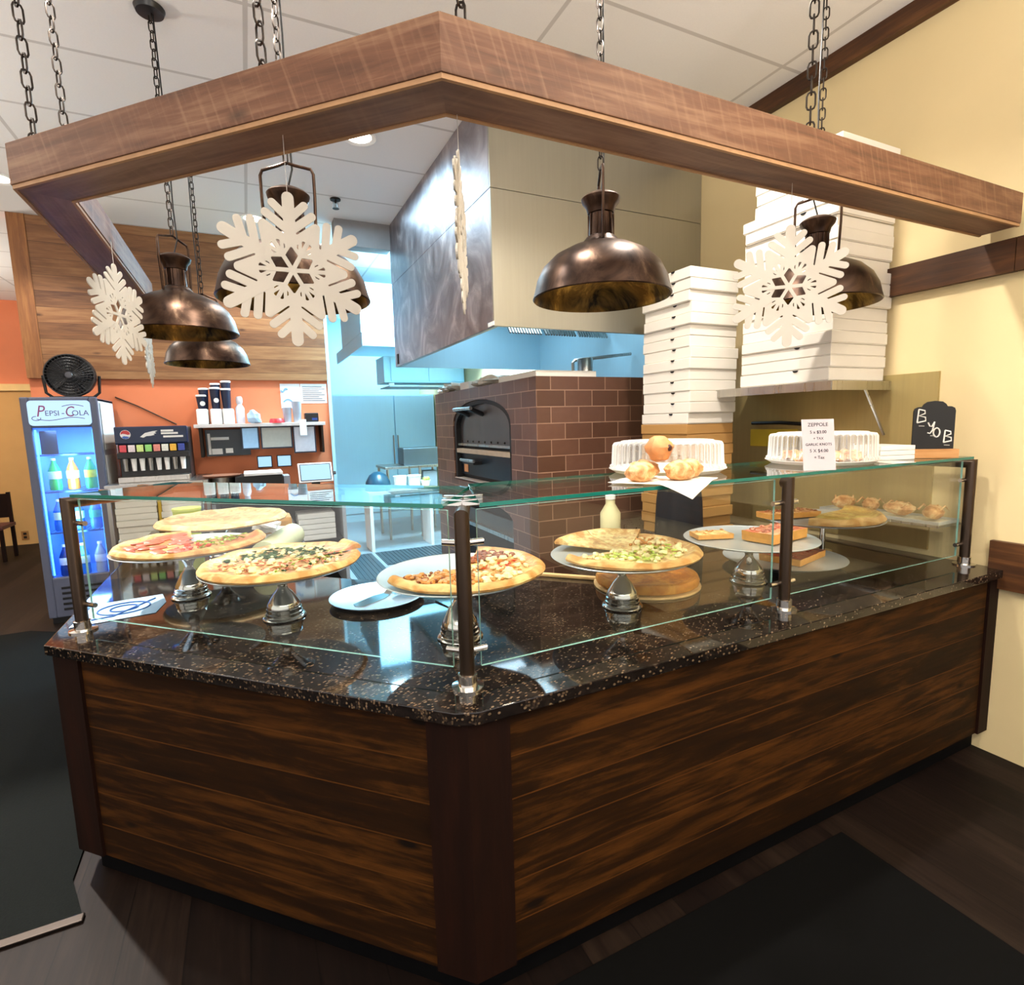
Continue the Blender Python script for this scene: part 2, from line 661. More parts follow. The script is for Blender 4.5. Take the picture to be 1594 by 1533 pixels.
struct(MB().box(0.42, 5.38, 0, 0.455, 5.58, CEIL).build('trim_1', 'coolsteel'))
# plank cladding on the upper back wall, with an end board at the left
m = MB().box(-2.12, 5.365, 2.195, 0.42, 5.40, CEIL)
m.mi = 1
m.box(-2.25, 5.355, 2.195, -2.12, 5.40, CEIL)
struct(m.build('wall_back_cladding', ['clad', wood('cladding_end_board', '#553019', '#82522b', '#a3713f', along='Z', across='X', rough=0.6, knots=0.4)]))
struct(MB().box(-6, YF - 0.03, 2.34, -0.5, YF, 2.44).build('trim_2', plain('tan_rail_paint', '#d8b273', 0.5)))
struct(MB().box(XW - 0.045, -4.5, 3.56, XW, YF, CEIL).build('trim_3', 'trim'))
struct(MB().box(XW - 0.04, -4.5, 2.27, XW, 0.05, 2.413).build('trim_4', 'trim'))
struct(MB().box(XW - 0.04, 0.053, 2.27, XW, 1.10, 2.413).build('trim_5', 'trim'))
struct(MB().box(XW - 0.03, -4.5, 0.828, XW, 0.06, 1.052).build('trim_6', 'trim'))
struct(MB().box(0.46, 4.46, 3.42, 0.995, 4.62, CEIL).build('ceiling_drop', plain('drop_panel', '#7d7c7c', 0.8)))
# kitchen side: steel sheet below the shelf, wall reflection put into its olive colour
o = MB().box(XW - 0.012, 0.33, 0.95, XW, 3.4, 1.862).build('wall_guard', steel('wall_sheet', '#b3a06a', 0.42, metal=0.55))
tag(o, 'dull steel sheet covering the cream wall under the box shelf', 'wall panel')

# ceiling fittings: recessed lights, sprinkler
for i, (x, y, w, c) in enumerate(DOWNLIGHTS[:3]):
    t = thing('recessed_downlight', ['bright round downlight in the ceiling over the oven aisle',
                                     'bright round ceiling downlight at the far left by the canopy end',
                                     'bright round ceiling downlight seen behind the large snowflake'][i], 'ceiling light', (x, y, CEIL))
    MB().lathe([(0.085, 0), (0.115, 0), (0.115, -0.010), (0.085, -0.004), (0.085, 0)], 28).build('trim_ring', 'white', t, smooth=True)
    MB().lathe([(0, -0.003), (0.084, -0.003)], 28).build('lens', emit('downlight_lens', '#fff3e2', 14), t)
t = thing('fire_sprinkler', 'small dark fire sprinkler on the white ceiling', 'sprinkler', (0.41, 4.0, CEIL))
MB().cyl((0, 0, 0), (0, 0, -0.012), 0.045, n=16).build('escutcheon', 'darkmetal', t)
MB().cyl((0, 0, -0.01), (0, 0, -0.075), 0.011, n=8).build('body', 'darkmetal', t)
m = MB().cyl((0, 0, -0.078), (0, 0, -0.083), 0.03, n=10)
m.box(-0.022, -0.003, -0.08, -0.016, 0.003, -0.03).box(0.016, -0.003, -0.08, 0.022, 0.003, -0.03)
m.build('deflector', 'darkmetal', t)

# floor coverings
m = MB().prism([(-1.10, 0.955), (-1.17, 1.15), (-1.24, 3.9), (-2.25, 4.6), (-6, 4.6), (-6, 0.955)], 0.0, 0.010)
tag(m.build('carpet', 'carpet'), 'charcoal carpet on the floor left of the counter', 'carpet')
m = MB().box(-6, 0.918, 0, -1.09, 0.955, 0.012, 0.004)
tag(m.build('threshold_strip', 'darkmetal'), 'thin dark metal strip along the carpet edge', 'floor strip')
m = MB().box(0.08, -1.05, 0, 1.56, -0.005, 0.012, 0.004)
tag(m.build('floor_mat', 'blackrubber'), 'black rubber mat on the floor along the counter front', 'mat')

# ================================================================== COUNTER
CA, CR = 1.645, 2.45                # length of the left face, of the return
LE = Vector((-CA * S, CA * S, 0))   # left corner of the granite


def inset(d):
    """front corner and left corner of the counter outline moved inwards by d"""
    return Vector(((sqrt(2) - 1) * d, d, 0)), LE + Vector((d, d * (sqrt(2) - 1), 0))


t = thing('service_counter', 'plank-fronted wooden pizza counter with dark corner posts on the floor', 'counter')
d = 0.03
c0, l0 = inset(d)
LA = (c0 - l0).length
H0, H1 = 0.11, 0.882
pw = 0.118
# planks: left front face, right front face, return face
MB().box(-LA + 0.02, 0, H0, -pw + 0.01, 0.03, H1).build('front_panel', 'panel', t, c0, -pi / 4)
MB().box(pw - 0.01, 0, H0, XW - c0.x - 0.006, 0.03, H1).build('front_panel', 'panel', t, c0)
MB().box(-CR + 0.05, 0, H0, -0.02, 0.03, H1).build('side_panel', 'panel', t, l0, -pi / 2)
# corner post: two boards meeting in a mitre, slightly proud
k = sqrt(2) - 1
e = 0.012
m = MB().prism([(-k * -e * -1, -e), (pw, -e), (pw, 0.02), (k * 0.02, 0.02)], H0, H1, bev=0.002)
m.build('corner_board', 'post', t, c0)
m = MB().prism([(k * e, -e), (-k * 0.02, 0.02), (-pw, 0.02), (-pw, -e)], H0, H1, bev=0.002)
m.build('corner_board', 'post', t, c0, -pi / 4)
MB().prism([(-LA - k * e, -e), (-LA + 0.125, -e), (-LA + 0.125, 0.02), (-LA, 0.02)], H0, H1, bev=0.002).build('end_board', 'post', t, c0, -pi / 4)
MB().prism([(-0.125, -e), (k * e, -e), (0, 0.02), (-0.125, 0.02)], H0, H1, bev=0.002).build('end_board', 'post', t, l0, -pi / 2)
MB().box(XW - c0.x - 0.09, -e, H0, XW - c0.x - 0.007, 0.02, H1, 0.002).build('end_board', 'post', t, c0)
# recessed toe kick
d2 = 0.075
c1, l1 = inset(d2)
ci, li = inset(d2 + 0.02)
m = MB().prism([(XW - 0.006, c1.y), (c1.x, c1.y), (l1.x, l1.y), (l1.x, LE.y + CR - 0.06), (li.x, LE.y + CR - 0.06), (li.x, li.y), (ci.x, ci.y), (XW - 0.006, ci.y)], 0.0, H0)
m.build('toe_kick', 'toe', t)
cb, lb = inset(0.062)
# interior carcass
ce, le_ = inset(0.93)
m = MB().prism([(XW - 0.01, cb.y), (cb.x, cb.y), (lb.x, lb.y), (lb.x, LE.y + CR - 0.06), (le_.x, LE.y + CR - 0.06), (le_.x, le_.y), (ce.x, ce.y), (XW - 0.01, ce.y)], H0, H1 - 0.001)
m.build('carcass', plain('dark_carcass', '#241a14', 0.7), t)

# granite top, clipped front corner
ge, gl = inset(1.0)
ch = 0.033
m = MB().prism([(XW - 0.003, 0), (ch, 0), (-ch * S, ch * S), (LE.x, LE.y), (LE.x, LE.y + CR), (gl.x, LE.y + CR), (gl.x, gl.y), (ge.x, ge.y), (XW - 0.003, ge.y)], 0.8835, 0.92, bev=0.003)
tag(m.build('granite_countertop', 'granite'), 'polished dark granite slab topping the wooden counter', 'countertop')

# ================================================================== SNEEZE GUARD
g = thing('sneeze_guard', 'glass sneeze guard on bronze tube posts standing on the granite', 'sneeze guard')
pc, plft = inset(0.1425)
plft = Vector((-1.072, 1.274, 0))
POSTS = [(plft, (S, S), 0.42), (Vector((0.059, 0.1425, 0)), (0.3827, 0.9239), 0.34),
         (Vector((1.366, 0.1425, 0)), (0, 1), 0.0225), (Vector((2.64, 0.1425, 0)), (0, 1), 0.40)]
ZB, ZT, PR = 0.92, 1.412, 0.0215
for i, (p, dr, ln) in enumerate(POSTS):
    dv = Vector((dr[0], dr[1], 0))
    m = MB()
    # upright with mitred elbow, then the arm
    n = 20
    v, f = [], []
    for ring in range(3):
        for a in range(n):
            an = 2 * pi * a / n
            side, dep = cos(an) * PR, sin(an) * PR
            sv = Vector((dv.y, -dv.x, 0)) * side
            if ring == 0:
                q = p + sv + dv * dep + Vector((0, 0, ZB + 0.02))
            elif ring == 1:
                q = p + sv + dv * dep + Vector((0, 0, ZT - dep))
            else:
                q = p + sv + dv * ln + Vector((0, 0, ZT - dep))
            v.append(q)
    for ring in range(2):
        for a in range(n):
            b = (a + 1) % n
            f.append((ring * n + a, ring * n + b, (ring + 1) * n + b, (ring + 1) * n + a))
    f.append(tuple(range(2 * n, 3 * n)))
    m._geo(v, f)
    po = m.build('post', 'postmetal', g, smooth=True, sharp=30)
    MB().lathe([(0, 0), (0.046, 0), (0.046, 0.006), (0.0275, 0.009), (0.0275, 0.04), (0.022, 0.042), (0, 0.042)], 28).build('base_collar', 'chrome', po, (p.x, p.y, ZB), smooth=True)
    # glass clamps: bars crossing the post along the counter front
    dirs = [(S, -S)] if i == 0 else ([(-S, S), (1, 0)] if i == 1 else ([(1, 0), (-1, 0)] if i == 2 else [(-1, 0)]))
    for zc in (1.335, 1.022):
        for q in dirs:
            qv = Vector((q[0], q[1], 0))
            inn = Vector((S, S, 0)) if abs(q[0]) < 0.9 else Vector((0, 1, 0))
            a = p + inn * 0.012 + Vector((0, 0, zc))
            MB().cyl(a + qv * 0.012, a + qv * 0.066, 0.0095, n=12).build('glass_clamp', 'chrome', po, smooth=True)
    # clips holding the shelf glass
    if i in (0, 1):
        for s_ in (0.10, 0.22):
            for q in ([(S, -S)] if i == 0 else [(-S, S), (1, 0)]):
                qv = Vector((q[0], q[1], 0))
                a = p + dv * s_ * (0.8 if i else 1.3) + Vector((0, 0, ZT + PR + 0.004))
                MB().box(-0.006, -0.011, -0.010, 0.062, 0.011, 0.010, 0.003, Matrix.Translation(a) @ Matrix.Rotation(math.atan2(q[1], q[0]), 4, 'Z')).build('shelf_clip', 'chrome', po)


def pane(x0, x1, z0, z1, loc, rz):
    m = MB()
    y0, y1 = 0.0, 0.008
    m._geo([(x0, y0, z0), (x1, y0, z0), (x1, y0, z1), (x0, y0, z1), (x0, y1, z0), (x1, y1, z0), (x1, y1, z1), (x0, y1, z1)],
           [(0, 1, 2, 3), (7, 6, 5, 4)])
    m.mi = 1
    m._geo([(x0, y0, z0), (x1, y0, z0), (x1, y0, z1), (x0, y0, z1), (x0, y1, z0), (x1, y1, z0), (x1, y1, z1), (x0, y1, z1)],
           [(0, 4, 5, 1), (1, 5, 6, 2), (2, 6, 7, 3), (3, 7, 4, 0)])
    return m.build('front_glass', ['glass', 'glasshighlight'], g, loc, rz)


gp = Vector((0.059 + 0.0091, 0.1425 + 0.022, 0))
pane(-1.565, -0.045, 0.962, 1.424, gp, -pi / 4)
pane(0.045, 1.255, 0.962, 1.424, gp, 0)
pane(1.335, 2.545, 0.962, 1.424, gp, 0)
# shelf glass with green edges
zs0, zs1 = ZT + PR + 0.001, ZT + PR + 0.013
m = MB()
s0 = Vector((0.059, 0.1425, 0))
m.prism([(-1.56, -0.012), (-0.05, -0.012), (-0.15, 0.40), (-1.56, 0.40)], zs0, zs1, side_mi=1)
m.build('shelf_glass', ['glass', 'glassedge'], g, s0, -pi / 4)
m = MB()
m.prism([(0.05, -0.012), (2.57, -0.012), (2.57, 0.46), (0.20, 0.46)], zs0, zs1, side_mi=1)
m.build('shelf_glass', ['glass', 'glassedge'], g, s0)
ZSH = zs1 + 0.0005

# ================================================================== HANGING WOODEN CANOPY
cn = thing('hanging_canopy', 'angled reclaimed wood canopy frame hanging on chains above the counter', 'wooden canopy')
B0 = Vector((0.012, 0.032, 0))
ZB0, ZB1, BW, BL, BR = 2.448, 2.585, 0.157, 1.53, 1.80
BLE = B0 + Vector((-BL * S, BL * S, 0))
TH = 0.018


def beam(poly, loc, rz, x0, x1):
    """hollow beam: fascia boards, soffit set up behind a pale raw edge"""
    m = MB()
    m.prism(poly, ZB0 + 0.012, ZB1, bev=0.003)
    o = m.build('beam', 'canopy', cn, loc, rz)
    for y in (0.004, BW - 0.014):
        MB().prism([(lo(y), y), (hi(y), y), (hi(y + 0.010), y + 0.010), (lo(y + 0.010), y + 0.010)], ZB0, ZB0 + 0.0125).build('raw_edge', 'canopy_raw', o)
    MB().prism([(lo(0.014), 0.014), (hi(0.014), 0.014), (hi(BW - 0.014), BW - 0.014), (lo(BW - 0.014), BW - 0.014)], ZB0 + 0.004, ZB0 + 0.0124).build('soffit_board', 'soffit', o)
    return o


MAT['soffit'] = wood('canopy_soffit', '#4c352a', '#775746', '#957663', along='X', across='Y', rough=0.55, saw=0.5, knots=0.4)
lo, hi = (lambda y: -BL + k * y), (lambda y: -k * y)
beam([(lo(0), 0), (hi(0), 0), (hi(BW), BW), (lo(BW), BW)], B0, -pi / 4, 0, 0)
lo, hi = (lambda y: k * y), (lambda y: 2.625)
beam([(lo(0), 0), (hi(0), 0), (hi(BW), BW), (lo(BW), BW)], B0, 0, 0, 0)
lo, hi = (lambda y: -BR), (lambda y: -k * y)
beam([(lo(0), 0), (hi(0), 0), (hi(BW), BW), (lo(BW), BW)], BLE, -pi / 2, 0, 0)


def chain_links(m, p0, p1, ln=0.058, w=0.013, r=0.0032, start=0):
    p0, p1 = Vector(p0), Vector(p1)
    L = (p1 - p0).length
    pitch = ln - 4 * r + 0.002
    n = max(1, int(round((L - ln) / pitch)) + 1)
    pitch = (L - ln) / max(1, n - 1) if n > 1 else pitch
    dv = (p1 - p0).normalized()
    for i in range(n):
        c = p0 + dv * (ln / 2 + pitch * i)
        ax = Vector((cos(0.6), sin(0.6), 0)) if (i + start) % 2 else Vector((-sin(0.6), cos(0.6), 0))
        pts = []
        h = ln / 2 - w
        for a in range(5):
            t_ = pi * a / 4
            pts.append(c + dv * (h + sin(t_) * w) + ax * (cos(t_) * w))
        for a in range(5):
            t_ = pi + pi * a / 4
            pts.append(c + dv * (-h + sin(t_) * w) + ax * (cos(t_) * w))
        m.tube(pts, r, 5, True)
    return m


CH = [((-0.985, 1.075), 'steel chain holding up the far left corner of the canopy'),
      ((-0.99, 1.52), 'steel chain second from the left, on the canopy return'),
      ((-0.335, 0.49), 'steel chain holding the middle of the left canopy beam'),
      ((0.085, 0.085), 'steel chain above the canopy front corner'),
      ((1.365, 0.11), 'steel chain above the right canopy beam')]
for (x, y), lb_ in CH:
    tt = thing('hanging_chain', lb_, 'chain', (x, y, ZB1), group='canopy chains')
    chain_links(MB(), (0, 0, 0.012), (0, 0, CEIL - ZB1 - 0.012)).build('chain_links', 'darkmetal', tt, smooth=True)
    MB().tube([(0.014 * cos(a), 0, 0.014 + 0.014 * sin(a)) for a in [2 * pi * i / 12 for i in range(12)]], 0.003, 6, True).build('eye_bolt', 'darkmetal', tt, smooth=True)
    MB().tube([(0, 0.014 * cos(a), CEIL - ZB1 - 0.015 + 0.014 * sin(a)) for a in [2 * pi * i / 12 for i in range(12)]], 0.003, 6, True).build('ceiling_hook', 'darkmetal', tt, smooth=True)


# ================================================================== PENDANT LAMPS
def pendant(label, x, y, zr, bail_rot, cord_side):
    t = thing('pendant_lamp', label, 'pendant lamp', (x, y, zr), group='bronze pendant lamps over the counter')
    R = 0.262
    outp = [(R, 0), (R + 0.004, 0.004), (R - 0.004, 0.03), (R * 0.95, 0.07), (R * 0.86, 0.115), (R * 0.70, 0.155), (R * 0.48, 0.185), (0.075, 0.203), (0.066, 0.215)]
    inp = [(0.06, 0.205), (0.07, 0.195), (R * 0.47, 0.176), (R * 0.68, 0.147), (R * 0.83, 0.109), (R * 0.925, 0.068), (R * 0.972, 0.03), (R * 0.985, 0.003), (R, 0)]
    m = MB().lathe(outp, 48)
    m.mi = 1
    m.lathe(inp, 48)
    sh = m.build('shade', ['bronze', 'bronze_in'], t, smooth=True, sharp=50)
    m = MB().lathe([(0.066, 0.212), (0.058, 0.225), (0.047, 0.232), (0.044, 0.30), (0.044, 0.312)], 28)
    m.lathe([(0.044, 0.31), (0.050, 0.312), (0.056, 0.335), (0.070, 0.352), (0.074, 0.366), (0.066, 0.374), (0.046, 0.384), (0, 0.392)], 28)
    for i in range(10):
        a = 2 * pi * i / 10
        m.cyl((0.046 * cos(a), 0.046 * sin(a), 0.232), (0.046 * cos(a), 0.046 * sin(a), 0.308), 0.0045, n=6)
    m.build('neck', 'bronze', t, smooth=True, sharp=50)
    rot = Matrix.Rotation(bail_rot, 3, 'Z')
    b = [(-0.088, 0, 0.20), (-0.094, 0, 0.36), (-0.094, 0, 0.435), (-0.086, 0, 0.452), (-0.03, 0, 0.466), (0, 0, 0.476), (0.03, 0, 0.466), (0.086, 0, 0.452), (0.094, 0, 0.435), (0.094, 0, 0.36), (0.088, 0, 0.20)]
    MB().tube([rot @ Vector(p) for p in b], 0.0055, 8).build('bail', 'bronze', t, smooth=True)
    top = CEIL - zr
    chain_links(MB(), (0, 0, 0.470), (0, 0, top - 0.02), 0.05, 0.011, 0.003).build('chain', 'darkmetal', t, smooth=True)
    pts = [(0, 0, 0.388), (0.02 * cord_side, 0.01, 0.46), (0.016 * cord_side, 0, 0.60), (0.02 * cord_side, 0.006, 0.9), (0.012 * cord_side, 0, top - 0.02)]
    MB().tube(pts, 0.0035, 6).build('cord', 'black', t, smooth=True)
    MB().lathe([(0, 0), (0.062, 0), (0.066, -0.006), (0.058, -0.026), (0, -0.032)], 28).build('ceiling_rose', 'black', t, (0, 0, top), smooth=True)
    MB().lathe([(0, 0.10), (0.016, 0.103), (0.028, 0.122), (0.026, 0.142), (0.014, 0.165), (0.014, 0.195), (0, 0.2)], 16).build('bulb', plain('frosted_bulb', '#e9e2d2', 0.3), t, smooth=True)
    return t


pendant('bronze pendant lamp partly behind the narrow left snowflake, nearer of the left pair', -0.71, 2.05, 2.155, 0.9, 1)
pendant('small-looking bronze pendant lamp beyond and below the other left lamp', -0.655, 3.17, 2.12, 0.4, -1)
pendant('bronze pendant lamp mostly hidden by the large snowflake', -0.251, 0.961, 2.125, -0.42, 1)
pendant('bronze dome pendant lamp hanging clear in front of the steel hood', 0.83, 0.579, 2.13, 1.05, 1)
pendant('bronze pendant lamp behind the right snowflake, by the white box stack', 1.936, 0.48, 2.155, -0.7, -1)


# ================================================================== PAPER SNOWFLAKES
def snowflake(label, c, yaw, top, R=0.205, tilt=0.0):
    m = MB()
    seq = [0]

    def bar(x0, y0, x1, y1, w, cap=True):
        """rounded flat bar; each gets its own hair of thickness so faces never coincide"""
        seq[0] += 1
        th = 0.0020 + 0.00002 * (seq[0] % 40)
        a = math.atan2(y1 - y0, x1 - x0)
        L = math.hypot(x1 - x0, y1 - y0)
        pts = [(0, -w / 2)]
        if cap:
            pts += [(L + w / 2 * sin(pi * i / 8), -w / 2 * cos(pi * i / 8)) for i in range(9)]
        else:
            pts += [(L, -w / 2), (L, w / 2)]
        pts.append((0, w / 2))
        mt = Matrix.Rotation(pi / 2, 4, 'X') @ Matrix.Translation((x0, y0, 0)) @ Matrix.Rotation(a, 4, 'Z')
        m.prism([(p[0], p[1]) for p in pts], -th, th, mtx=mt)

    for i in range(6):
        a = pi / 2 + i * pi / 3

        def P(r, off):
            return (R * (r * cos(a) - off * sin(a)), R * (r * sin(a) + off * cos(a)))

        bar(*P(0.30, 0), *P(0.93, 0), 0.152 * R)
        for sgn in (-1, 1):
            bar(*P(0.66, 0), *P(0.85, 0.20 * sgn), 0.105 * R)
            bar(*P(0.50, 0), *P(0.72, 0.29 * sgn), 0.108 * R)
            bar(*P(0.34, 0), *P(0.58, 0.33 * sgn), 0.104 * R)
            # inner lattice: diamond hole on the arm axis, then narrow slits
            bar(*P(0.07, 0.04 * sgn), *P(0.20, 0.115 * sgn), 0.05 * R, False)
            bar(*P(0.19, 0.115 * sgn), *P(0.33, 0.02 * sgn), 0.05 * R, False)
            bar(*P(0.20, 0.11 * sgn), *P(0.44, 0.12 * sgn), 0.045 * R, False)
            bar(*P(0.43, 0.0), *P(0.43, 0.26 * sgn), 0.085 * R, False)
        b = a + pi / 6
        bar(0, 0, 0.56 * R * cos(b), 0.56 * R * sin(b), 0.055 * R)
        bar(0.42 * R * cos(b), 0.42 * R * sin(b), 0.60 * R * cos(b), 0.60 * R * sin(b), 0.10 * R)
    seq[0] += 1
    t = thing('snowflake_ornament', label, 'ornament', c, yaw, 'white snowflakes hung from the canopy')
    m.build('snowflake', 'snow', t)
    MB().cyl((0, 0, R * 0.97), (0, 0, top - c[2]), 0.0009, n=5).build('hanging_string', plain('clear_string', '#c9c4bb', 0.5), t)
    return t


MAT['snow'] = plain('cream_foam_sheet', '#bcb5a9', 0.7, var=0.02)


def yaw_to_cam(c, extra=0.0):
    return math.atan2(CAM.x - c[0], -(CAM.y - c[1])) * 1.0 + extra


for lb_, c, ex in [('largest white snowflake, hanging face-on below the left canopy beam', (-0.300, 0.445, 2.10), 0.05),
                   ('white snowflake overlapping the right lamp and the tall box stack', (1.30, 0.12, 2.11), 0.12),
                   ('narrow white snowflake turned aside at the canopy return on the left', (-0.896, 1.604, 2.157), 1.05),
                   ('white snowflake seen edge-on in front of the steel hood', (0.10, 0.17, 2.16), 1.50),
                   ('white snowflake seen edge-on below the nearer left lamp', (-0.93, 2.62, 2.13), 1.46)]:
    snowflake(lb_, c, yaw_to_cam(c, ex), ZB0 + 0.0035)

# ================================================================== FOOD ON THE COUNTER
ZG = 0.9205


def pizza_mat(name, R, crust=('#b9803f', '#e0b87a'), cheese=('#dcc184', '#cf9c5c', '#bd7a5c'), spots='#9a5524', rim=0.85, cover=None):
    k = NT(name)
    o = k.xyz()
    r = k.math('SQRT', k.math('ADD', k.math('MULTIPLY', o[0], o[0]), k.math('MULTIPLY', o[1], o[1])))
    v = k.coord()
    n = k.noise(v, 20, 4, 0.6)
    n2 = k.noise(v, 55, 3)
    n3 = k.noise(v, 11, 3, 0.5, 1.0)
    q = k.math('ADD', k.math('DIVIDE', r, R), k.math('MULTIPLY', k.math('SUBTRACT', n, 0.5), 0.14))
    ch = k.ramp(k.math('ADD', k.math('MULTIPLY', n3, 0.6), k.math('MULTIPLY', n2, 0.4)), [(0.42, cheese[0]), (0.50, cheese[1]), (0.58, cheese[2])])
    ch = k.mix(k.math('MULTIPLY', k.math('GREATER_THAN', n, 0.60), 0.45), ch, lin(spots))
    cr = k.mix(k.math('MULTIPLY', k.math('SUBTRACT', n3, 0.36, clamp=True), 3.6, clamp=True), lin(crust[1]), lin(crust[0]))
    cr = k.mix(k.math('MULTIPLY', k.math('GREATER_THAN', n, 0.66), 0.5), cr, lin(spots))
    f = k.math('MULTIPLY', k.math('SUBTRACT', q, rim), 18, clamp=True)
    c = k.mix(f, ch, cr)
    k.set(c, k.math('ADD', 0.35, k.math('MULTIPLY', f, 0.3)), 0, 0.4)
    k.bump(n2, 0.5, 0.006)
    return k.m


def pizza_height(rr, a, R, seed, th, rim_h):
    v = Vector((rr * cos(a) * 9, rr * sin(a) * 9, seed))
    t = rr / R
    rim = math.exp(-((t - 0.92) / 0.07) ** 2) * rim_h * (1 + 0.45 * mnoise.noise(Vector((cos(a) * 2.2, sin(a) * 2.2, seed))))
    return th + rim + 0.004 * mnoise.noise(v)


def wedge(m, R, a0, a1, seed, th=0.012, rim_h=0.013, z=0.0, shift=(0, 0), lift=0.0):
    """slab of pizza between two angles, closed all round; edge slightly irregular"""
    n = max(4, int(abs(a1 - a0) / (2 * pi) * 72))
    rs = [0.0, 0.12, 0.25, 0.38, 0.5, 0.62, 0.72, 0.80, 0.85, 0.89, 0.93, 0.97, 1.0]
    full = abs(a1 - a0) > 2 * pi - 1e-3
    v, f = [], []
    cols = n if full else n + 1
    for i in range(cols):
        a = a0 + (a1 - a0) * i / n
        Ra = R * (1 + 0.022 * mnoise.noise(Vector((cos(a) * 1.5, sin(a) * 1.5, seed * 2.3))) + 0.010 * mnoise.noise(Vector((cos(a) * 6, sin(a) * 6, seed))))
        for t in rs:
            rr = t * Ra
            h = pizza_height(rr, a, R, seed, th, rim_h)
            if t == 1.0:
                h *= 0.55
            h += lift * max(0, t - 0.35)
            v.append((shift[0] + rr * cos(a), shift[1] + rr * sin(a), z + h))
        for t in (0.985, 0.0):
            v.append((shift[0] + t * Ra * cos(a), shift[1] + t * Ra * sin(a), z + (0.001 if t else 0.001) + lift * max(0, t - 0.35)))
    k_ = len(rs) + 2
    for i in range(n):
        j = (i + 1) % cols
        for q in range(k_ - 1):
            f.append((i * k_ + q, j * k_ + q, j * k_ + q + 1, i * k_ + q + 1))
    if not full:
        f.append(tuple(range(k_)))
        f.append(tuple(range((cols - 1) * k_ + k_ - 1, (cols - 1) * k_ - 1, -1)))
    vs, fs = m._geo(v, f)
    bmesh.ops.remove_doubles(m.bm, verts=vs, dist=1e-5)


def scatter(m, R, n, a0, a1, r0, r1, size, seed, kind='leaf', th=0.012):
    rnd = random.Random(seed)
    for i in range(n):
        a = rnd.uniform(a0, a1)
        rr = R * sqrt(rnd.uniform(r0 * r0, r1 * r1))
        x, y = rr * cos(a), rr * sin(a)
        z = th + 0.003
        s = size * rnd.uniform(0.6, 1.3)
        if kind == 'leaf':
            mt = Matrix.Translation((x, y, z + 0.003)) @ Matrix.Rotation(rnd.uniform(0, 6.28), 4, 'Z') @ Matrix.Rotation(rnd.uniform(-0.5, 0.5), 4, 'X')
            w = s * 0.45
            vv = [(-s, 0, 0), (-s * .3, -w, 0.003), (s * .4, -w * .7, 0.002), (s, 0, 0.004), (s * .4, w * .7, 0.004), (-s * .3, w, 0.001), (0, 0, -0.003)]
            m._geo(vv, [(0, 1, 6), (1, 2, 6), (2, 3, 6), (3, 4, 6), (4, 5, 6), (5, 0, 6)], mt)
        elif kind == 'disc':
            m.lathe([(0, 0.003), (s * 0.8, 0.004), (s, 0.001), (s * 0.96, -0.002)], 12, Matrix.Translation((x, y, z)) @ Matrix.Rotation(rnd.uniform(-0.12, 0.12), 4, 'X'))
        else:
            m.blob((x, y, z + s * 0.25), s, s * rnd.uniform(0.5, 0.9), s * 0.6, i + seed, 0.35, 7)


def stand(label, x, y, zp, R):
    t = thing('pizza_stand', label, 'pizza stand', (x, y, ZG), group='steel pizza stands')
    h = zp - ZG
    MB().lathe([(0, h - 0.004), (R - 0.012, h - 0.004), (R, h + 0.003), (R - 0.002, h + 0.005), (R - 0.014, h - 0.0015), (0, h - 0.0015)], 64).build('plate', 'platesteel', t, smooth=True)
    MB().lathe([(0, h * 0.60), (0.017, h * 0.60), (0.0175, h * 0.64), (0.026, h * 0.72), (0.070, h - 0.014), (0.098, h - 0.005), (0, h - 0.005)], 36).build('stem', 'chrome', t, smooth=True, sharp=60)
    MB().lathe([(0, 0), (0.078, 0), (0.081, 0.004), (0.077, 0.010), (0.068, 0.013), (0.069, 0.024), (0.065, 0.027), (0.066, 0.040), (0.062, 0.043), (0.062, 0.056), (0.056, 0.066), (0.036, h * 0.47), (0.022, h * 0.545), (0.017, h * 0.598), (0, h * 0.598)], 36).build('foot', 'chrome', t, smooth=True, sharp=50)
    return t


MAT['platesteel'] = steel('pizza_tray_steel', '#c8cdd0', 0.32, 'N', 0.05, 0.45)
MAT['basil'] = plain('basil_green', '#34501f', 0.5, var=0.5, scale=90)
MAT['pepper'] = plain('pepper_green', '#93a52c', 0.4, var=0.35, scale=60)
MAT['lettuce'] = plain('pale_lettuce', '#bccb5e', 0.5, var=0.3, scale=60)
MAT['hampink'] = plain('ham_shred', '#c98066', 0.5, var=0.35, scale=60)
MAT['mozz'] = plain('melted_mozzarella', '#efdfac', 0.45, var=0.18, scale=50)
MAT['pepperoni'] = plain('pepperoni_red', '#b5543f', 0.4, var=0.25, scale=70)
MAT['browned'] = plain('browned_meat', '#8a4a22', 0.5, var=0.5, scale=60)
MAT['chicken'] = plain('golden_chicken', '#cf8f4e', 0.5, var=0.3, scale=50)
MAT['tomato'] = plain('tomato_red', '#d0492d', 0.35, var=0.3, scale=50)


def pizza(label, loc, R, seed, parts, mat, tops=(), name='pizza', rz=0.0, th=0.012, rim_h=0.013):
    t = thing(name, label, 'pizza', (loc[0], loc[1], loc[2] + 0.0045), rz)
    m = MB()
    for p in parts:
        wedge(m, R, radians(p[0]), radians(p[1]), seed, th, rim_h, shift=p[2] if len(p) > 2 else (0, 0), lift=p[3] if len(p) > 3 else 0)
    m.build('crust', mat, t, smooth=True, sharp=50)
    for nm, mt, n, a0, a1, r0_, r1_, sz, kind in tops:
        m = MB()
        scatter(m, R, n, radians(a0), radians(a1), r0_, r1_, sz, seed + n, kind, th)
        o = m.build(nm, mt, t, smooth=kind != 'leaf')
        o['kind'] = 'stuff'
    return t


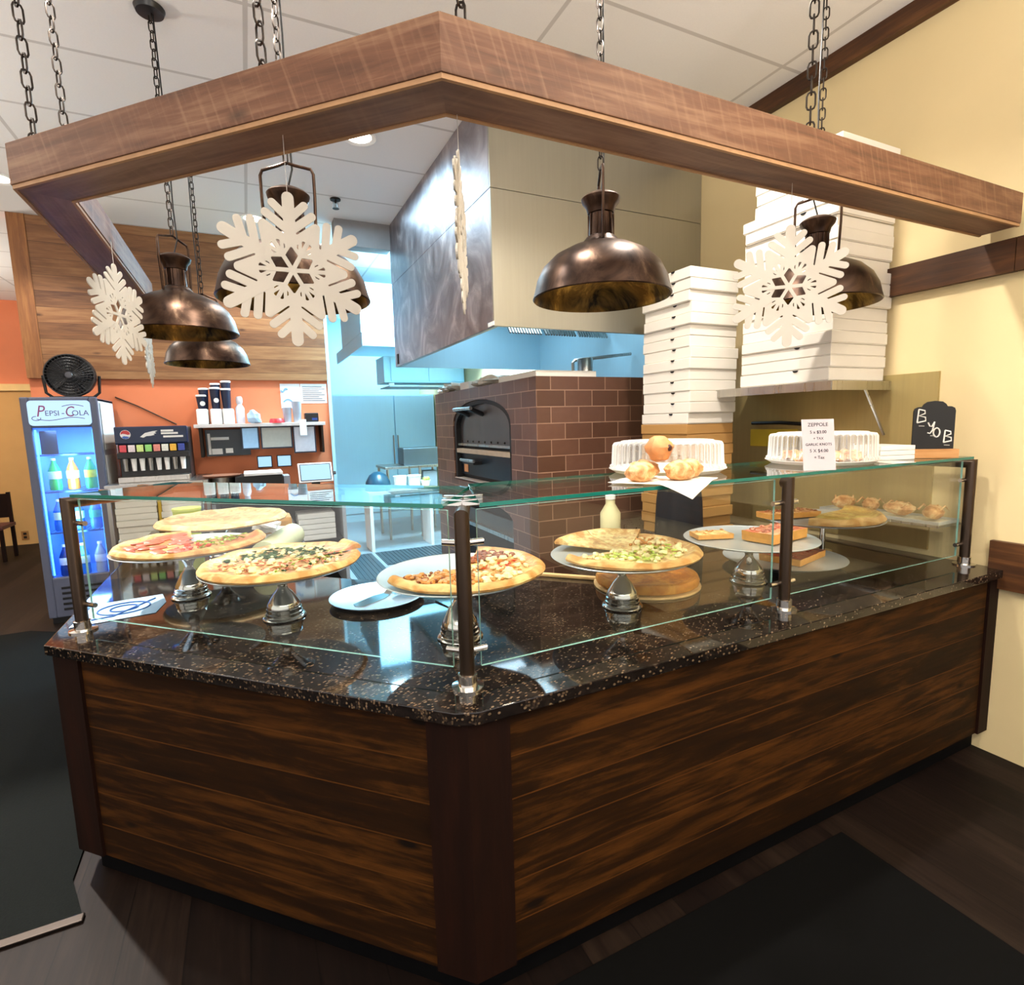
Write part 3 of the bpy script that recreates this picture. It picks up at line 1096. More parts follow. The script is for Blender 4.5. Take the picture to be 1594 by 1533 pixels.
# angles: 0 = +X (along the right counter face), 90 = +Y (away), 225 = towards the camera
stand('steel pizza stand at the left front under the basil pizza', -0.372, 1.045, 1.131, 0.29)
pizza('whole pizza with chopped basil across its rear half on the front left stand', (-0.362, 1.04, 1.134), 0.296, 1,
      [(28, 360), (0, 28, (0.008, 0.006), 0.035)], pizza_mat('basil_pizza', 0.298, cheese=('#f0dfa8', '#e2bd82', '#cf8f74')),
      [('basil_leaf', 'basil', 120, 15, 165, 0.12, 0.74, 0.017, 'leaf'), ('basil_shred', 'basil', 26, 260, 375, 0.25, 0.75, 0.012, 'leaf'), ('green_bits', 'pepper', 36, 255, 380, 0.2, 0.75, 0.010, 'leaf'), ('ham_shred', 'hampink', 70, 170, 330, 0.15, 0.78, 0.014, 'leaf'), ('cheese_lump', 'mozz', 60, 0, 360, 0.1, 0.8, 0.013, 'bit')])
stand('steel pizza stand behind the front left one, under the pepperoni pizza', -0.735, 1.56, 1.150, 0.29)
pizza('pepperoni and green pepper pizza with slices missing, showing its white tray', (-0.715, 1.56, 1.153), 0.305, 2,
      [(95, 330), (330, 375)], pizza_mat('pepperoni_pizza', 0.305, cheese=('#dcb078', '#cc8a5c', '#bb6f4a')),
      [('pepperoni', 'pepperoni', 42, 105, 270, 0.08, 0.80, 0.030, 'disc'), ('pepper_strip', 'pepper', 60, 285, 372, 0.15, 0.72, 0.016, 'leaf'), ('tomato_bits', 'tomato', 14, 255, 300, 0.35, 0.75, 0.011, 'bit')])
stand('steel pizza stand farthest back on the left, under the plain cheese pizza', -0.63, 2.22, 1.150, 0.30)
pizza('plain cheese pizza on the rear left stand, highest on the left', (-0.61, 2.20, 1.153), 0.335, 3, [(0, 360)],
      pizza_mat('cheese_pizza', 0.335, cheese=('#eccb98', '#dfb280', '#d29c70'), crust=('#d0a570', '#e6cc9c')), rim_h=0.018)
stand('steel pizza stand right behind the corner post', 0.170, 0.505, 1.150, 0.275)
pizza('half-sold pizza with browned meat behind the corner post', (0.195, 0.497, 1.153), 0.277, 4,
      [(185, 300), (300, 418)], pizza_mat('meat_pizza', 0.277, cheese=('#f0dc9c', '#e2bb76', '#cb8852')),
      [('browned_meat', 'browned', 70, 375, 412, 0.15, 0.78, 0.013, 'bit'), ('chicken_bits', 'chicken', 80, 190, 262, 0.1, 0.80, 0.012, 'bit'),
       ('meat_bits', 'browned', 24, 190, 250, 0.3, 0.82, 0.010, 'bit'), ('tomato_bits', 'tomato', 14, 270, 370, 0.2, 0.7, 0.014, 'leaf'), ('cheese_lump', 'mozz', 60, 265, 400, 0.15, 0.8, 0.014, 'bit'), ('golden_bits', 'chicken', 40, 262, 410, 0.15, 0.8, 0.010, 'bit')])
stand('steel pizza stand right of the corner post, under the lettuce pizza', 0.855, 0.482, 1.132, 0.284)
pizza('pizza with pale lettuce and a raised rear slice right of the corner post', (0.872, 0.478, 1.135), 0.286, 5,
      [(180, 400), (40, 92, (0.0, 0.0), 0.035), (92, 138, (-0.005, 0.0), 0.035)], pizza_mat('lettuce_pizza', 0.292, cheese=('#f1e2a4', '#e3c084', '#d09c62')),
      [('lettuce_shred', 'lettuce', 80, 195, 350, 0.1, 0.72, 0.016, 'leaf'), ('lettuce_bits', 'pepper', 22, 215, 345, 0.2, 0.6, 0.013, 'leaf'), ('cheese_lump', 'mozz', 70, 185, 395, 0.1, 0.8, 0.014, 'bit'), ('brown_bits', 'chicken', 30, 330, 400, 0.2, 0.8, 0.010, 'bit')])
t = pizza('golden stuffed pie lying on the granite beneath the lettuce pizza', (1.13, 0.668, ZG + 0.012), 0.228, 6, [(-20, 250), (250, 340)],
          pizza_mat('stuffed_pie', 0.228, cheese=('#d8943c', '#c67a2a', '#ad601c'), crust=('#b0691f', '#d2943f')), name='stuffed_pie', th=0.034, rim_h=0.004)

# wooden peel under the stuffed pie
m = MB().lathe([(0, 0), (0.235, 0), (0.237, 0.005), (0.235, 0.010), (0, 0.010)], 40)
pl_ = thing('pizza_peel', 'pale wooden pizza peel under the golden stuffed pie, handle to the left', 'pizza peel', (1.13, 0.668, ZG))
MAT['palewood'] = wood('pale_wood', '#b98d55', '#d9b27a', '#ecd2a2', along='X', across='Y', rough=0.5, knots=0)
m.build('blade', 'palewood', pl_, smooth=True)
MB().box(-0.62, -0.013, 0.001, -0.228, 0.013, 0.017, 0.005).build('handle', 'palewood', pl_, (0, 0, 0), -0.80)

# squares stand
stand('steel stand with two square slices, right of the lettuce pizza', 1.552, 0.472, 1.118, 0.285)


def square_slice(label, loc, rz, sx, sy, h, mat, tops, seed, name='pizza_slice'):
    t = thing(name, label, 'pizza slice', loc, rz)
    m = MB()
    nx, ny = 10, 8
    v, f = [], []
    for i in range(nx + 1):
        for j in range(ny + 1):
            x, y = -sx / 2 + sx * i / nx, -sy / 2 + sy * j / ny
            e_ = (i in (0, nx)) or (j in (0, ny))
            z = h * (0.93 if e_ else 1.0) + 0.004 * mnoise.noise(Vector((x * 40, y * 40, seed)))
            kx = 1 + 0.03 * mnoise.noise(Vector((y * 12, seed, 0)))
            v.append((x * kx, y, z))
    for i in range(nx):
        for j in range(ny):
            a = i * (ny + 1) + j
            f.append((a, a + ny + 1, a + ny + 2, a + 1))
    m._geo(v, f)
    m.mi = 1
    n0 = len(v)
    ring = [i * (ny + 1) for i in range(nx + 1)] + [nx * (ny + 1) + j for j in range(1, ny + 1)] + [i * (ny + 1) + ny for i in range(nx - 1, -1, -1)] + [j for j in range(ny - 1, 0, -1)]
    sv = [v[i] for i in ring] + [(v[i][0] * 0.985, v[i][1] * 0.985, 0) for i in ring]
    L = len(ring)
    m._geo(sv, [(i, (i + 1) % L, L + (i + 1) % L, L + i) for i in range(L)] + [tuple(range(2 * L - 1, L - 1, -1))])
    m.build('base', [mat, 'bread'], t, smooth=True, sharp=40)
    for nm, mt, n, sz in tops:
        rnd = random.Random(seed)
        m = MB()
        for i in range(n):
            m.blob((rnd.uniform(-.42, .42) * sx, rnd.uniform(-.42, .42) * sy, h + 0.002), sz * rnd.uniform(.6, 1.2), sz * rnd.uniform(.5, 1), sz * 0.5, i, 0.3, 7)
        m.build(nm, mt, t, smooth=True)['kind'] = 'stuff'
    return t


MAT['bread'] = plain('baked_crust_side', '#d89a4c', 0.7, var=0.25, scale=40)
MAT['pinktop'] = pizza_mat('pink_square_top', 9.0, cheese=('#f0b890', '#dc8a68', '#c9664a'))
MAT['cheesetop'] = pizza_mat('cheese_square_top', 9.0, cheese=('#f2dfa6', '#e7bd78', '#d49a58'))
MAT['sausagetop'] = pizza_mat('sausage_square_top', 9.0, cheese=('#e8b878', '#c98a55', '#b06d40'))
MAT['sauce'] = pizza_mat('tomato_square_top', 9.0, cheese=('#8a2a10', '#6e1f0c', '#a04418'), spots='#4a1508')
square_slice('small pale cheese square at the left of the flat steel stand', (1.42, 0.57, 1.122), -0.35, 0.165, 0.10, 0.022, MAT['cheesetop'], [('cheese_bits', 'chicken', 10, 0.008)], 11)
square_slice('thick square slice with pink topping next to the right-middle post', (1.625, 0.40, 1.122), 0.12, 0.26, 0.15, 0.045, MAT['pinktop'],
             [('tomato_bits', 'tomato', 14, 0.012), ('ham_bits', plain('ham_pink', '#dd9379', 0.5, var=0.3, scale=50), 26, 0.012)], 12)

# plate with tomato pie, standing low behind the squares
t = thing('serving_plate', 'round steel plate under the dark tomato pie, low behind the square slices', 'plate', (1.945, 0.60, ZG + 0.022))
MB().lathe([(0, 0), (0.25, 0), (0.285, 0.012), (0.287, 0.015), (0.25, 0.004), (0, 0.004)], 56).build('plate', 'platesteel', t, smooth=True)
tag(MB().box(1.83, 0.47, ZG, 2.10, 0.72, ZG + 0.0215, 0.002).build('cardboard_box', 'board'), 'low white box propping up the tomato pie plate', 'box')
square_slice('rectangular dark red tomato pie on the low steel plate', (1.98, 0.575, ZG + 0.0275), 0.25, 0.30, 0.20, 0.035, MAT['sauce'], [('sauce_bits', plain('dark_sauce', '#7c2410', 0.3, var=0.3), 20, 0.010)], 13, 'tomato_pie')


t = thing('pizza_stand', 'steel pizza stand nearest the right wall, over the tomato pie', 'pizza stand', (2.33, 0.66, ZG), group='steel pizza stands')
h = 1.128 - ZG
MB().lathe([(0, h - 0.004), (0.273, h - 0.004), (0.285, h + 0.003), (0.283, h + 0.005), (0.27, h - 0.0015), (0, h - 0.0015)], 64).build('plate', 'platesteel', t, (-0.13, -0.075, 0), smooth=True)
MB().cyl((0, 0, 0.012), (0, 0, h - 0.004), 0.014, n=16).build('stem', 'chrome', t, smooth=True)
MB().lathe([(0, 0), (0.05, 0), (0.05, 0.008), (0.02, 0.014), (0, 0.014)], 28).build('foot', 'chrome', t, smooth=True)
PW = (2.19, 0.582, 1.1315)
pizza('pizza with a pale yellow wedge on the stand nearest the right wall', PW, 0.285, 8, [(-70, 8), (205, 290)],
      pizza_mat('yellow_pizza', 0.285, cheese=('#e8d384', '#ddbb62', '#cfa050'), crust=('#a97c44', '#c9a36a')), th=0.016, rim_h=0.02)
square_slice('long sausage-topped slice lying at the back of the rightmost stand', (2.085, 0.685, 1.1345), -0.22, 0.31, 0.11, 0.030, MAT['sausagetop'], [('sausage_bits', 'browned', 40, 0.009)], 15)

# pan and server near the corner
t = thing('pizza_pan', 'round grey pizza pan holding a server, left of the corner post', 'pan', (0.0, 1.07, ZG))
MAT['pangrey'] = steel('grey_pan', '#c3cad2', 0.35, 'N', 0.06, 0.8)
MB().lathe([(0, 0.006), (0.165, 0.006), (0.197, 0.020), (0.199, 0.024), (0.192, 0.024), (0.163, 0.0105), (0, 0.0105)], 56).build('pan_dish', 'pangrey', t, smooth=True)
MB().lathe([(0, 0), (0.10, 0), (0.10, 0.006), (0, 0.006)], 32).build('pan_underside', 'black', t)


def server(label, loc, rz, tilt, handle):
    t = thing('pizza_server', label, 'pizza server', loc, rz)
    mt = Matrix.Rotation(tilt, 4, 'Y')
    m = MB()
    m.prism([(-0.02, -0.02), (0.03, -0.035), (0.15, -0.03), (0.165, 0), (0.15, 0.03), (0.03, 0.035), (-0.02, 0.02)], 0.0, 0.002)
    m.build('blade', 'chrome', t)
    m = MB()
    m.prism([(-0.09, -0.012), (-0.02, -0.02), (-0.02, 0.02), (-0.09, 0.012)], 0.0, 0.002, mtx=Matrix.Translation((-0.02, 0, 0)) @ Matrix.Rotation(0.5, 4, 'Y') @ Matrix.Translation((0.02, 0, 0)))
    m.build('neck', 'chrome', t)
    q = Matrix.Translation((-0.085, 0, 0.036)) @ Matrix.Rotation(0.5, 4, 'Y')
    MB().box(-0.13, -0.014, -0.009, 0.0, 0.014, 0.009, 0.006, q).build('handle', handle, t)
    return t


server('pizza server with cream handle resting on the grey pan', (0.03, 1.08, ZG + 0.0115), radians(215), 0, plain('cream_handle', '#ded6c6', 0.4))
server('second pizza server lying on the grey pan beside the meat pizza', (0.215, 1.005, ZG + 0.026), radians(165), 0, 'darkmetal')

# parchment, foil roll on the return
m = MB().cyl((-0.42, 1.92, ZG + 0.075), (-0.24, 2.44, ZG + 0.075), 0.072, n=24)
tag(m.build('paper_roll', plain('greenish_paper', '#c9cba6', 0.7, var=0.1, scale=20), smooth=True), 'roll of greenish paper on the granite behind the basil pizza', 'paper roll')
t = thing('napkin', 'crumpled white napkin beside the plain cheese pizza', 'napkin', (-0.30, 2.72, ZG))
m = MB()
for i in range(6):
    m.blob((random.uniform(-.09, .09), random.uniform(-.07, .07), 0.03 + 0.018 * i), 0.09, 0.07, 0.03, i, 0.6, 9)
m.build('folds', 'white', t)
t = thing('paper_bag', 'brown paper bag lying at the inner edge of the counter return', 'bag', (-0.31, 2.99, ZG))
MB().box(-0.10, -0.12, 0, 0.10, 0.12, 0.13, 0.03).build('bag_body', 'browntint', t)
t = thing('food_container', 'lime-green tub behind the plain cheese pizza on the counter return', 'container', (-0.86, 3.0, ZG))
MB().lathe([(0, 0), (0.07, 0), (0.085, 0.22), (0, 0.22)], 24).build('tub', plain('lime_plastic', '#c4d043', 0.4), t, smooth=True)
MB().lathe([(0.088, 0.218), (0.088, 0.232), (0, 0.234)], 24).build('lid', plain('lime_lid', '#d7de6a', 0.4), t, smooth=True)
tag(MB().box(-0.40, 1.66, ZG, -0.20, 1.84, ZG + 0.012, 0.002).build('order_pad', 'white'), 'white order pad on the granite behind the basil pizza', 'notepad')
# pale blue paper mat at the left corner post
t = thing('paper_mat', 'pale blue printed paper mat at the left end post', 'paper', (-0.98, 1.50, ZG + 0.0008))
MB().prism([(-0.15, -0.17), (0.13, -0.13), (0.15, 0.02), (0.12, 0.16), (-0.13, 0.13)], 0.0006, 0.0012).build('sheet', plain('pale_blue_paper', '#a9cdf0', 0.6), t)
m = MB()
for r_ in (0.045, 0.085):
    m.tube([(r_ * 1.1 * cos(a), r_ * sin(a), 0.0035) for a in [2 * pi * i / 24 for i in range(24)]], 0.0032, 4, True)
m.tube([(-0.12, -0.12, 0.0035), (-0.02, -0.1, 0.0035), (0.1, 0.1, 0.0035)], 0.0032, 4)
m.build('printed_lines', plain('blue_print', '#3568b5', 0.6), t)

# ================================================================== ON THE GLASS SHELF
def dome(label, x, y, R, h, group):
    t = thing('clear_dome_tray', label, 'food container', (x, y, ZSH), group=group)
    MB().lathe([(0, 0.002), (R * 0.9, 0.002), (R, 0.016), (R + 0.004, 0.017), (R + 0.004, 0.02), (R - 0.004, 0.019), (R * 0.9, 0.005), (0, 0.005)], 56).build('tray', plain('white_tray', '#efece6', 0.4, var=0.02), t, smooth=True)
    nr = 46

    def wob(a):
        return 1 + 0.016 * cos(nr * a)
    MB().lathe([(R * 0.985, 0.021), (R * 0.985, 0.03), (R * 0.955, 0.034), (R * 0.94, h - 0.014), (R * 0.91, h - 0.003), (R * 0.80, h), (R * 0.78, h + 0.004), (0, h + 0.004)], nr * 4, wob=wob).build('dome_lid', 'plastic', t, smooth=True, sharp=60)
    return t


dome('left clear ribbed dome tray behind the pastry balls on the glass shelf', 1.085, 0.492, 0.228, 0.125, 'clear dome trays on the glass shelf')
dome('right clear ribbed dome tray behind the price card', 1.87, 0.37, 0.225, 0.135, 'clear dome trays on the glass shelf')


def pastry_mat():
    k = NT('golden_dough')
    n = k.noise(k.coord(), 22, 4, 0.6, 0.6)
    k.set(k.ramp(n, [(0.36, '#dfc08e'), (0.50, '#c9935a'), (0.64, '#a0622c')]), 0.6)
    k.bump(n, 0.3, 0.004)
    return k.m


MAT['dough'] = pastry_mat()
# parchment with zeppole
t = thing('parchment_sheet', 'white parchment under the pastry balls, hanging over the shelf edge', 'paper', (0.85, 0.25, ZSH))
m = MB()
nx, ny = 14, 10
v, f = [], []
for i in range(nx + 1):
    for j in range(ny + 1):
        x, y = -0.17 + 0.265 * i / nx, -0.17 + 0.30 * j / ny
        q = Matrix.Rotation(0.55, 2) @ Vector((x, y))
        z = 0.004 + 0.0025 * (1 + mnoise.noise(Vector((q.x * 14, q.y * 14, 3))))
        over = (0.118 - 0.255) + 0.0 - q.y
        if over > 0:
            z -= over * 0.45
            q.y += over * 0.25
        v.append((q.x, q.y, z))
for i in range(nx):
    for j in range(ny):
        a = i * (ny + 1) + j
        f.append((a, a + ny + 1, a + ny + 2, a + 1))
m._geo(v, f)
o = m.build('sheet', plain('parchment', '#f1ece0', 0.7, var=0.03), t, smooth=True)
md = o.modifiers.new('thickness', 'SOLIDIFY')
md.thickness = 0.0012
for i, (x, y, z, r_, lb_) in enumerate([(0.74, 0.23, 0.030, 0.052, 'golden pastry ball at the left of the parchment'),
                                        (0.862, 0.175, 0.031, 0.052, 'golden pastry ball at the middle front of the parchment'),
                                        (0.945, 0.213, 0.031, 0.048, 'golden pastry ball at the right of the parchment'),
                                        (0.82, 0.30, 0.030, 0.050, 'golden pastry ball at the back of the parchment'),
                                        (0.835, 0.245, 0.103, 0.050, 'tall browned pastry standing on top of the golden balls')]):
    m = MB().blob((0, 0, 0), r_, r_ * 0.92, r_ * (0.68 if i < 4 else 0.88), i + 2, 0.22, 16)
    o = m.build('pastry_ball', 'dough' if i < 4 else plain('browned_dough', '#c58650', 0.6, var=0.5, scale=34), None, (x, y, ZSH + 0.008 + z), smooth=True)
    tag(o, lb_, 'pastry', 'pastry balls on the parchment')
    if i == 4:
        m = MB().blob((0.004, -0.047, 0.006), 0.009, 0.008, 0.012, 1, 0.2, 8)
        m.build('fruit_spot', plain('dark_berry', '#3a1210', 0.4), o, smooth=True)
# garlic knots in the right tray
rnd = random.Random(4)
for i in range(7):
    a = 2 * pi * i / 6
    r_ = 0.118 if i < 6 else 0
    x, y = 1.87 + r_ * cos(a), 0.37 + r_ * sin(a)
    z = 0.034 if i < 6 else 0.072
    m = MB()
    m.tube([(0.028 * cos(b) * (1 + 0.2 * sin(3 * b)), 0.028 * sin(b), 0.006 * sin(2 * b)) for b in [2 * pi * j / 16 for j in range(16)]], 0.019, 8, True)
    o = m.build('garlic_knot', 'dough', None, (x, y, ZSH + z), rnd.uniform(0, 6), smooth=True)
    tag(o, 'golden garlic knot inside the right clear dome tray', 'bread knot', 'garlic knots in the right dome tray')
tag(MB().prism([(0, 0), (0.13, -0.02), (0.15, 0.10), (0.03, 0.13)], 0.0, 0.0015).build('napkin_sheet', 'white', None, (2.0, 0.135, ZSH), smooth=False), 'white napkin corner in front of the right dome tray', 'napkin')
# price card
t = thing('price_card', 'white price card leaning on the right dome tray by the middle post', 'sign', (1.545, 0.145, ZSH), radians(-26))
q = Matrix.Rotation(radians(-9), 4, 'X')
MB().box(-0.063, -0.0006, 0, 0.063, 0.0006, 0.20, 0, q).build('card', plain('price_card_paper', '#bfb8bc', 0.7, var=0.02), t)
MAT['ink'] = plain('grey_ink', '#2b2832', 0.7)
for i, (tx, sz, zz) in enumerate([('ZEPPOLE', 0.020, 0.178), ('5 x $3.00', 0.017, 0.149), ('+ TAX', 0.014, 0.124), ('GARLIC KNOTS', 0.0145, 0.101), ('5 X $4.00', 0.018, 0.076), ('+ Tax', 0.017, 0.050)]):
    p = q @ Vector((0, -0.0012, zz))
    lettering(tx, sz, 'ink', t, p, (pi / 2 - radians(9), 0, 0), 0.0003, sx=1.0)
# white papers and BYOB board
t = thing('paper_stack', 'short stack of white menus between the right dome tray and the chalkboard', 'papers', (2.245, 0.33, ZSH), radians(-15))
for i in range(3):
    MB().box(-0.095 + 0.004 * i, -0.09, 0.022 * i, 0.095, 0.09, 0.022 * i + 0.0205, 0.002).build('menu_bundle', 'white', t)
t = thing('chalkboard_sign', 'small black chalkboard reading BYOB on a wooden block at the shelf end', 'sign', (2.43, 0.21, ZSH), radians(-42))
MB().box(-0.098, -0.028, 0, 0.098, 0.028, 0.042, 0.003).build('block', wood('oak_block', '#8a5a2c', '#b9834b', '#d0a06a', along='X', across='Z', knots=0), t)
pts = [(-0.083, 0.0), (0.083, 0.0), (0.083, 0.175), (0.079, 0.188), (0.066, 0.195), (0.050, 0.196), (0.044, 0.207), (0.030, 0.218), (0, 0.222), (-0.030, 0.218), (-0.044, 0.207), (-0.050, 0.196), (-0.066, 0.195), (-0.079, 0.188), (-0.083, 0.175)]
MB().prism(pts, -0.004, 0.004, mtx=Matrix.Translation((0, 0, 0.042)) @ Matrix.Rotation(pi / 2, 4, 'X')).build('slate', plain('chalkboard_black', '#0c0b0b', 0.6), t)
MAT['chalk'] = plain('white_chalk', '#e9e6e0', 0.8)


def stroke(m, pts, r=0.0032):
    m.tube([(p[0], -0.006, p[1]) for p in pts], r, 5)


m = MB()
def glyphB(ox, oz, s):
    stroke(m, [(ox, oz), (ox + 0.004 * s, oz + s * 0.062)])
    stroke(m, [(ox + 0.004 * s, oz + s * .062), (ox + s * .028, oz + s * .055), (ox + s * .03, oz + s * .042), (ox + s * .006, oz + s * .032), (ox + s * .032, oz + s * .025), (ox + s * .034, oz + s * .008), (ox, oz)])
glyphB(-0.068, 0.165, 1.0)
stroke(m, [(-0.024, 0.165), (-0.016, 0.148), (-0.008, 0.146), (0.002, 0.168)])
stroke(m, [(0.002, 0.168), (-0.004, 0.130), (-0.014, 0.114), (-0.024, 0.118)])
stroke(m, [(0.012 + 0.013 * cos(a), 0.118 + 0.021 * sin(a)) for a in [2 * pi * i / 12 for i in range(13)]])
glyphB(0.042, 0.072, 0.9)
for x, z in ((-0.06, 0.150), (-0.012, 0.104), (0.045, 0.060)):
    stroke(m, [(x, z), (x + 0.022, z - 0.001)], 0.0013)
m.build('chalk_writing', 'chalk', t)

# tray of stuffed rolls on a little wall shelf at the right
tag(MB().box(2.495, 0.19, 1.105, XW - 0.0125, 0.79, 1.118, 0.002).build('steel_ledge', 'steel'), 'narrow steel ledge on the right wall holding the tray of rolls', 'shelf')
t = thing('roll_tray', 'white paper-lined tray of baked rolls at the right wall', 'tray', (2.585, 0.495, 1.1185))
MB().box(-0.088, -0.30, 0, 0.095, 0.30, 0.004, 0.001).build('tray_base', plain('tray_liner', '#e4e2d2', 0.6, var=0.04), t)
m = MB()
for a in [(-0.09, -0.302, 0, -0.086, 0.302, 0.016), (0.092, -0.302, 0, 0.096, 0.302, 0.016), (-0.09, -0.304, 0, 0.096, -0.300, 0.016), (-0.09, 0.300, 0, 0.096, 0.304, 0.016)]:
    m.box(*a)
m.build('tray_rim', 'platesteel', t)
for i, (x, y, rz) in enumerate([(2.595, 0.265, 0.1), (2.585, 0.42, -0.15), (2.60, 0.575, 0.12), (2.585, 0.715, 0.9)]):
    m = MB().blob((0, 0, 0), 0.075, 0.042, 0.036, i + 1, 0.18, 14)
    for j in range(4):
        m.tube([(-0.05 + 0.03 * j, -0.035, 0.010), (-0.045 + 0.03 * j, 0, 0.036), (-0.035 + 0.03 * j, 0.035, 0.010)], 0.004, 6)
    tag(m.build('stuffed_roll', 'dough', None, (x, y, 1.1225 + 0.044), rz + 1.57, smooth=True), 'golden baked roll on the tray at the right wall', 'bread roll', 'baked rolls on the wall tray')

# ================================================================== PIZZA BOXES
rnd = random.Random(11)


def pizza_box(parent_loc, sx, sy, h, label, group, mat='board', rz=0.0, notch=True):
    """closed box: tray and lid with a thin dark gap between, dark thumb notch on the -X side"""
    t = thing('pizza_box', label, 'pizza box', parent_loc, rz, group)
    MB().box(0.004, 0.004, 0, sx - 0.004, sy - 0.004, 0.0035).build('tray', mat, t)
    MB().box(0, 0, 0.004, sx, sy, h - 0.0012, 0.002, seg=1).build('lid', mat, t)
    if notch:
        m = MB().prism([(0.016 * cos(a), 0.011 * sin(a)) for a in [pi + pi * i / 8 for i in range(9)]], 0, 0.003, mtx=Matrix.Translation((-0.001, sy * 0.34, h * 0.98)) @ Matrix.Rotation(-pi / 2, 4, 'Z') @ Matrix.Rotation(pi / 2, 4, 'X'))
        m.build('thumb_notch', 'black', t)
    return t


# steel wall shelf and the tall stack
t = thing('wall_shelf', 'steel wall shelf carrying the tall stack of white pizza boxes', 'shelf', (2.20, 0.56, 1.795))
MB().box(0, 0, 0.025, XW - 2.20 - 0.001, 0.92, 0.036, 0.002).build('shelf_top', 'steel', t)
MB().box(0, -0.004, -0.012, XW - 2.20 - 0.001, 0.0, 0.034, 0.001).build('front_lip', 'steel', t)
MB().box(-0.004, 0, -0.012, 0, 0.92, 0.034, 0.001).build('side_lip', 'steel', t)
MB().tube([(0.488, 0.02, -0.25), (0.30, 0.02, 0.0)], 0.008, 6).build('bracket_strut', 'steel', t)
z = 1.832
i = 0
SHADE = plain('dusty_cardboard', '#ddd6c9', 0.75, var=0.05, scale=5)
while z < 2.99:
    h = 0.060 if i % 5 else 0.068
    s_ = 0.455 + rnd.uniform(-.006, .006)
    dx, dy = rnd.uniform(-.012, .012), rnd.uniform(-.012, .012)
    pizza_box((2.225 + dx, 0.585 + dy, z), s_, 0.555 if i < 15 else 0.50, h, 'white pizza box in the tall stack on the steel wall shelf', 'pizza boxes stacked on the wall shelf', 'board', 0, i % 2 == 0 or i > 12)
    z += h
    i += 1
# work table with the second stack
t = thing('work_table', 'steel work table behind the counter under the shorter box stack', 'table', (2.29, 1.85, 0))
MB().box(-0.305, -0.55, 0.86, 0.39, 0.30, 0.90, 0.004).build('table_top', 'steel', t)
for x in (-0.28, 0.35):
    for y in (-0.52, 0.27):
        MB().cyl((x, y, 0), (x, y, 0.86), 0.02, n=10).build('leg', 'steel', t, smooth=True)
MB().box(-0.28, -0.52, 0.28, 0.35, 0.27, 0.30).build('undershelf', 'steel', t)
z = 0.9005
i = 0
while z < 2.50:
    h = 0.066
    kr = z < 1.60  # lower boxes browned: a reflected, blurred tint put into their colour
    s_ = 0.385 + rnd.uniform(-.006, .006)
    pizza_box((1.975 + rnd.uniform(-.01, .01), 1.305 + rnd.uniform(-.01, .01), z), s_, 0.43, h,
              'pizza box with a painted brown reflection tint, low in the stack beside the tiled oven' if kr else 'white pizza box in the shorter stack beside the tiled oven',
              'brown boxes under the shorter stack' if kr else 'white boxes of the shorter stack', 'browntint' if kr else 'board', 0, not kr)
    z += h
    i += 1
# dark remnant of an erased person shaped as draped cloth, yellow jug, black rod
t = thing('figure_remnant', 'dark remnant of an erased person shaped as draped cloth behind the counter, seen under the glass shelf', 'cloth', (1.81, 1.20, 0))
m = MB()
m.lathe([(0, 1.30), (0.08, 1.30), (0.118, 1.27), (0.128, 1.18), (0.136, 1.0), (0.145, 0.7), (0.15, 0.3), (0.155, 0.0), (0, 0)], 40, wob=lambda a: 1 + 0.05 * sin(5 * a + 1) + 0.03 * sin(9 * a))
m.build('figure_folds', plain('black_cloth', '#0b0f18', 0.9, var=0.3, scale=30), t, smooth=True)
t = thing('plastic_jug', 'cream plastic jug behind the counter left of the dark figure remnant', 'jug', (1.62, 1.62, 0.9))
MB().lathe([(0, 0), (0.06, 0), (0.065, 0.02), (0.065, 0.17), (0.03, 0.23), (0.03, 0.26), (0, 0.26)], 20).build('jug_body', plain('cream_plastic', '#d8cfa0', 0.5), t, smooth=True)
MB().cyl((0, 0, 0.26), (0, 0, 0.285), 0.033, n=16).build('cap', 'white', t)
t = thing('side_cabinet', 'low dark cabinet behind the counter in front of the oven', 'cabinet', (1.62, 1.66, 0))
MB().box(-0.13, -0.12, 0, 0.13, 0.16, 0.8995, 0.004).build('cabinet_body', plain('dark_olive_panel', '#3a3320', 0.5), t)
t = thing('magnetic_knife_bar', 'black bar mounted on the steel sheet above the price card', 'wall bar', (XW - 0.0125, 1.02, 1.602))
MB().tube([(-0.012, 0, -0.012), (-0.014, 0.03, 0.004), (-0.014, 0.2, 0.016), (-0.014, 0.42, 0.014)], 0.011, 8).build('bar', 'black', t, smooth=True)
tag(MB().box(XW - 0.0165, 1.10, 1.46, XW - 0.0125, 1.46, 1.575, 0.001).build('yellow_notice', plain('yellow_card', '#c9a824', 0.6)), 'yellow card fixed to the steel sheet below the black bar', 'notice')

# ================================================================== TILED OVEN
OX, OY0, OY1, OX1, OZ = 1.407, 2.20, 4.50, XW - 0.005, 1.985
t = thing('pizza_oven', 'brown tiled pizza oven with arched opening beneath the steel hood', 'oven', (OX, OY0, 0))
L_ = OY1 - OY0
ya, yb = 0.43, 1.76          # opening along the face (near side, far side)
WT = 0.10
m = MB()
m.box(WT, 0, 0, OX1 - OX, L_, OZ)            # body
m.box(0, 0, 0, WT, ya, OZ)                   # near pier
m.box(0, yb, 0, WT, L_, OZ)                  # far pier
m.box(0, ya, 1.00, WT, yb, 1.13)             # band between the two openings
m.box(0, ya, 0, WT, yb, 0.22)


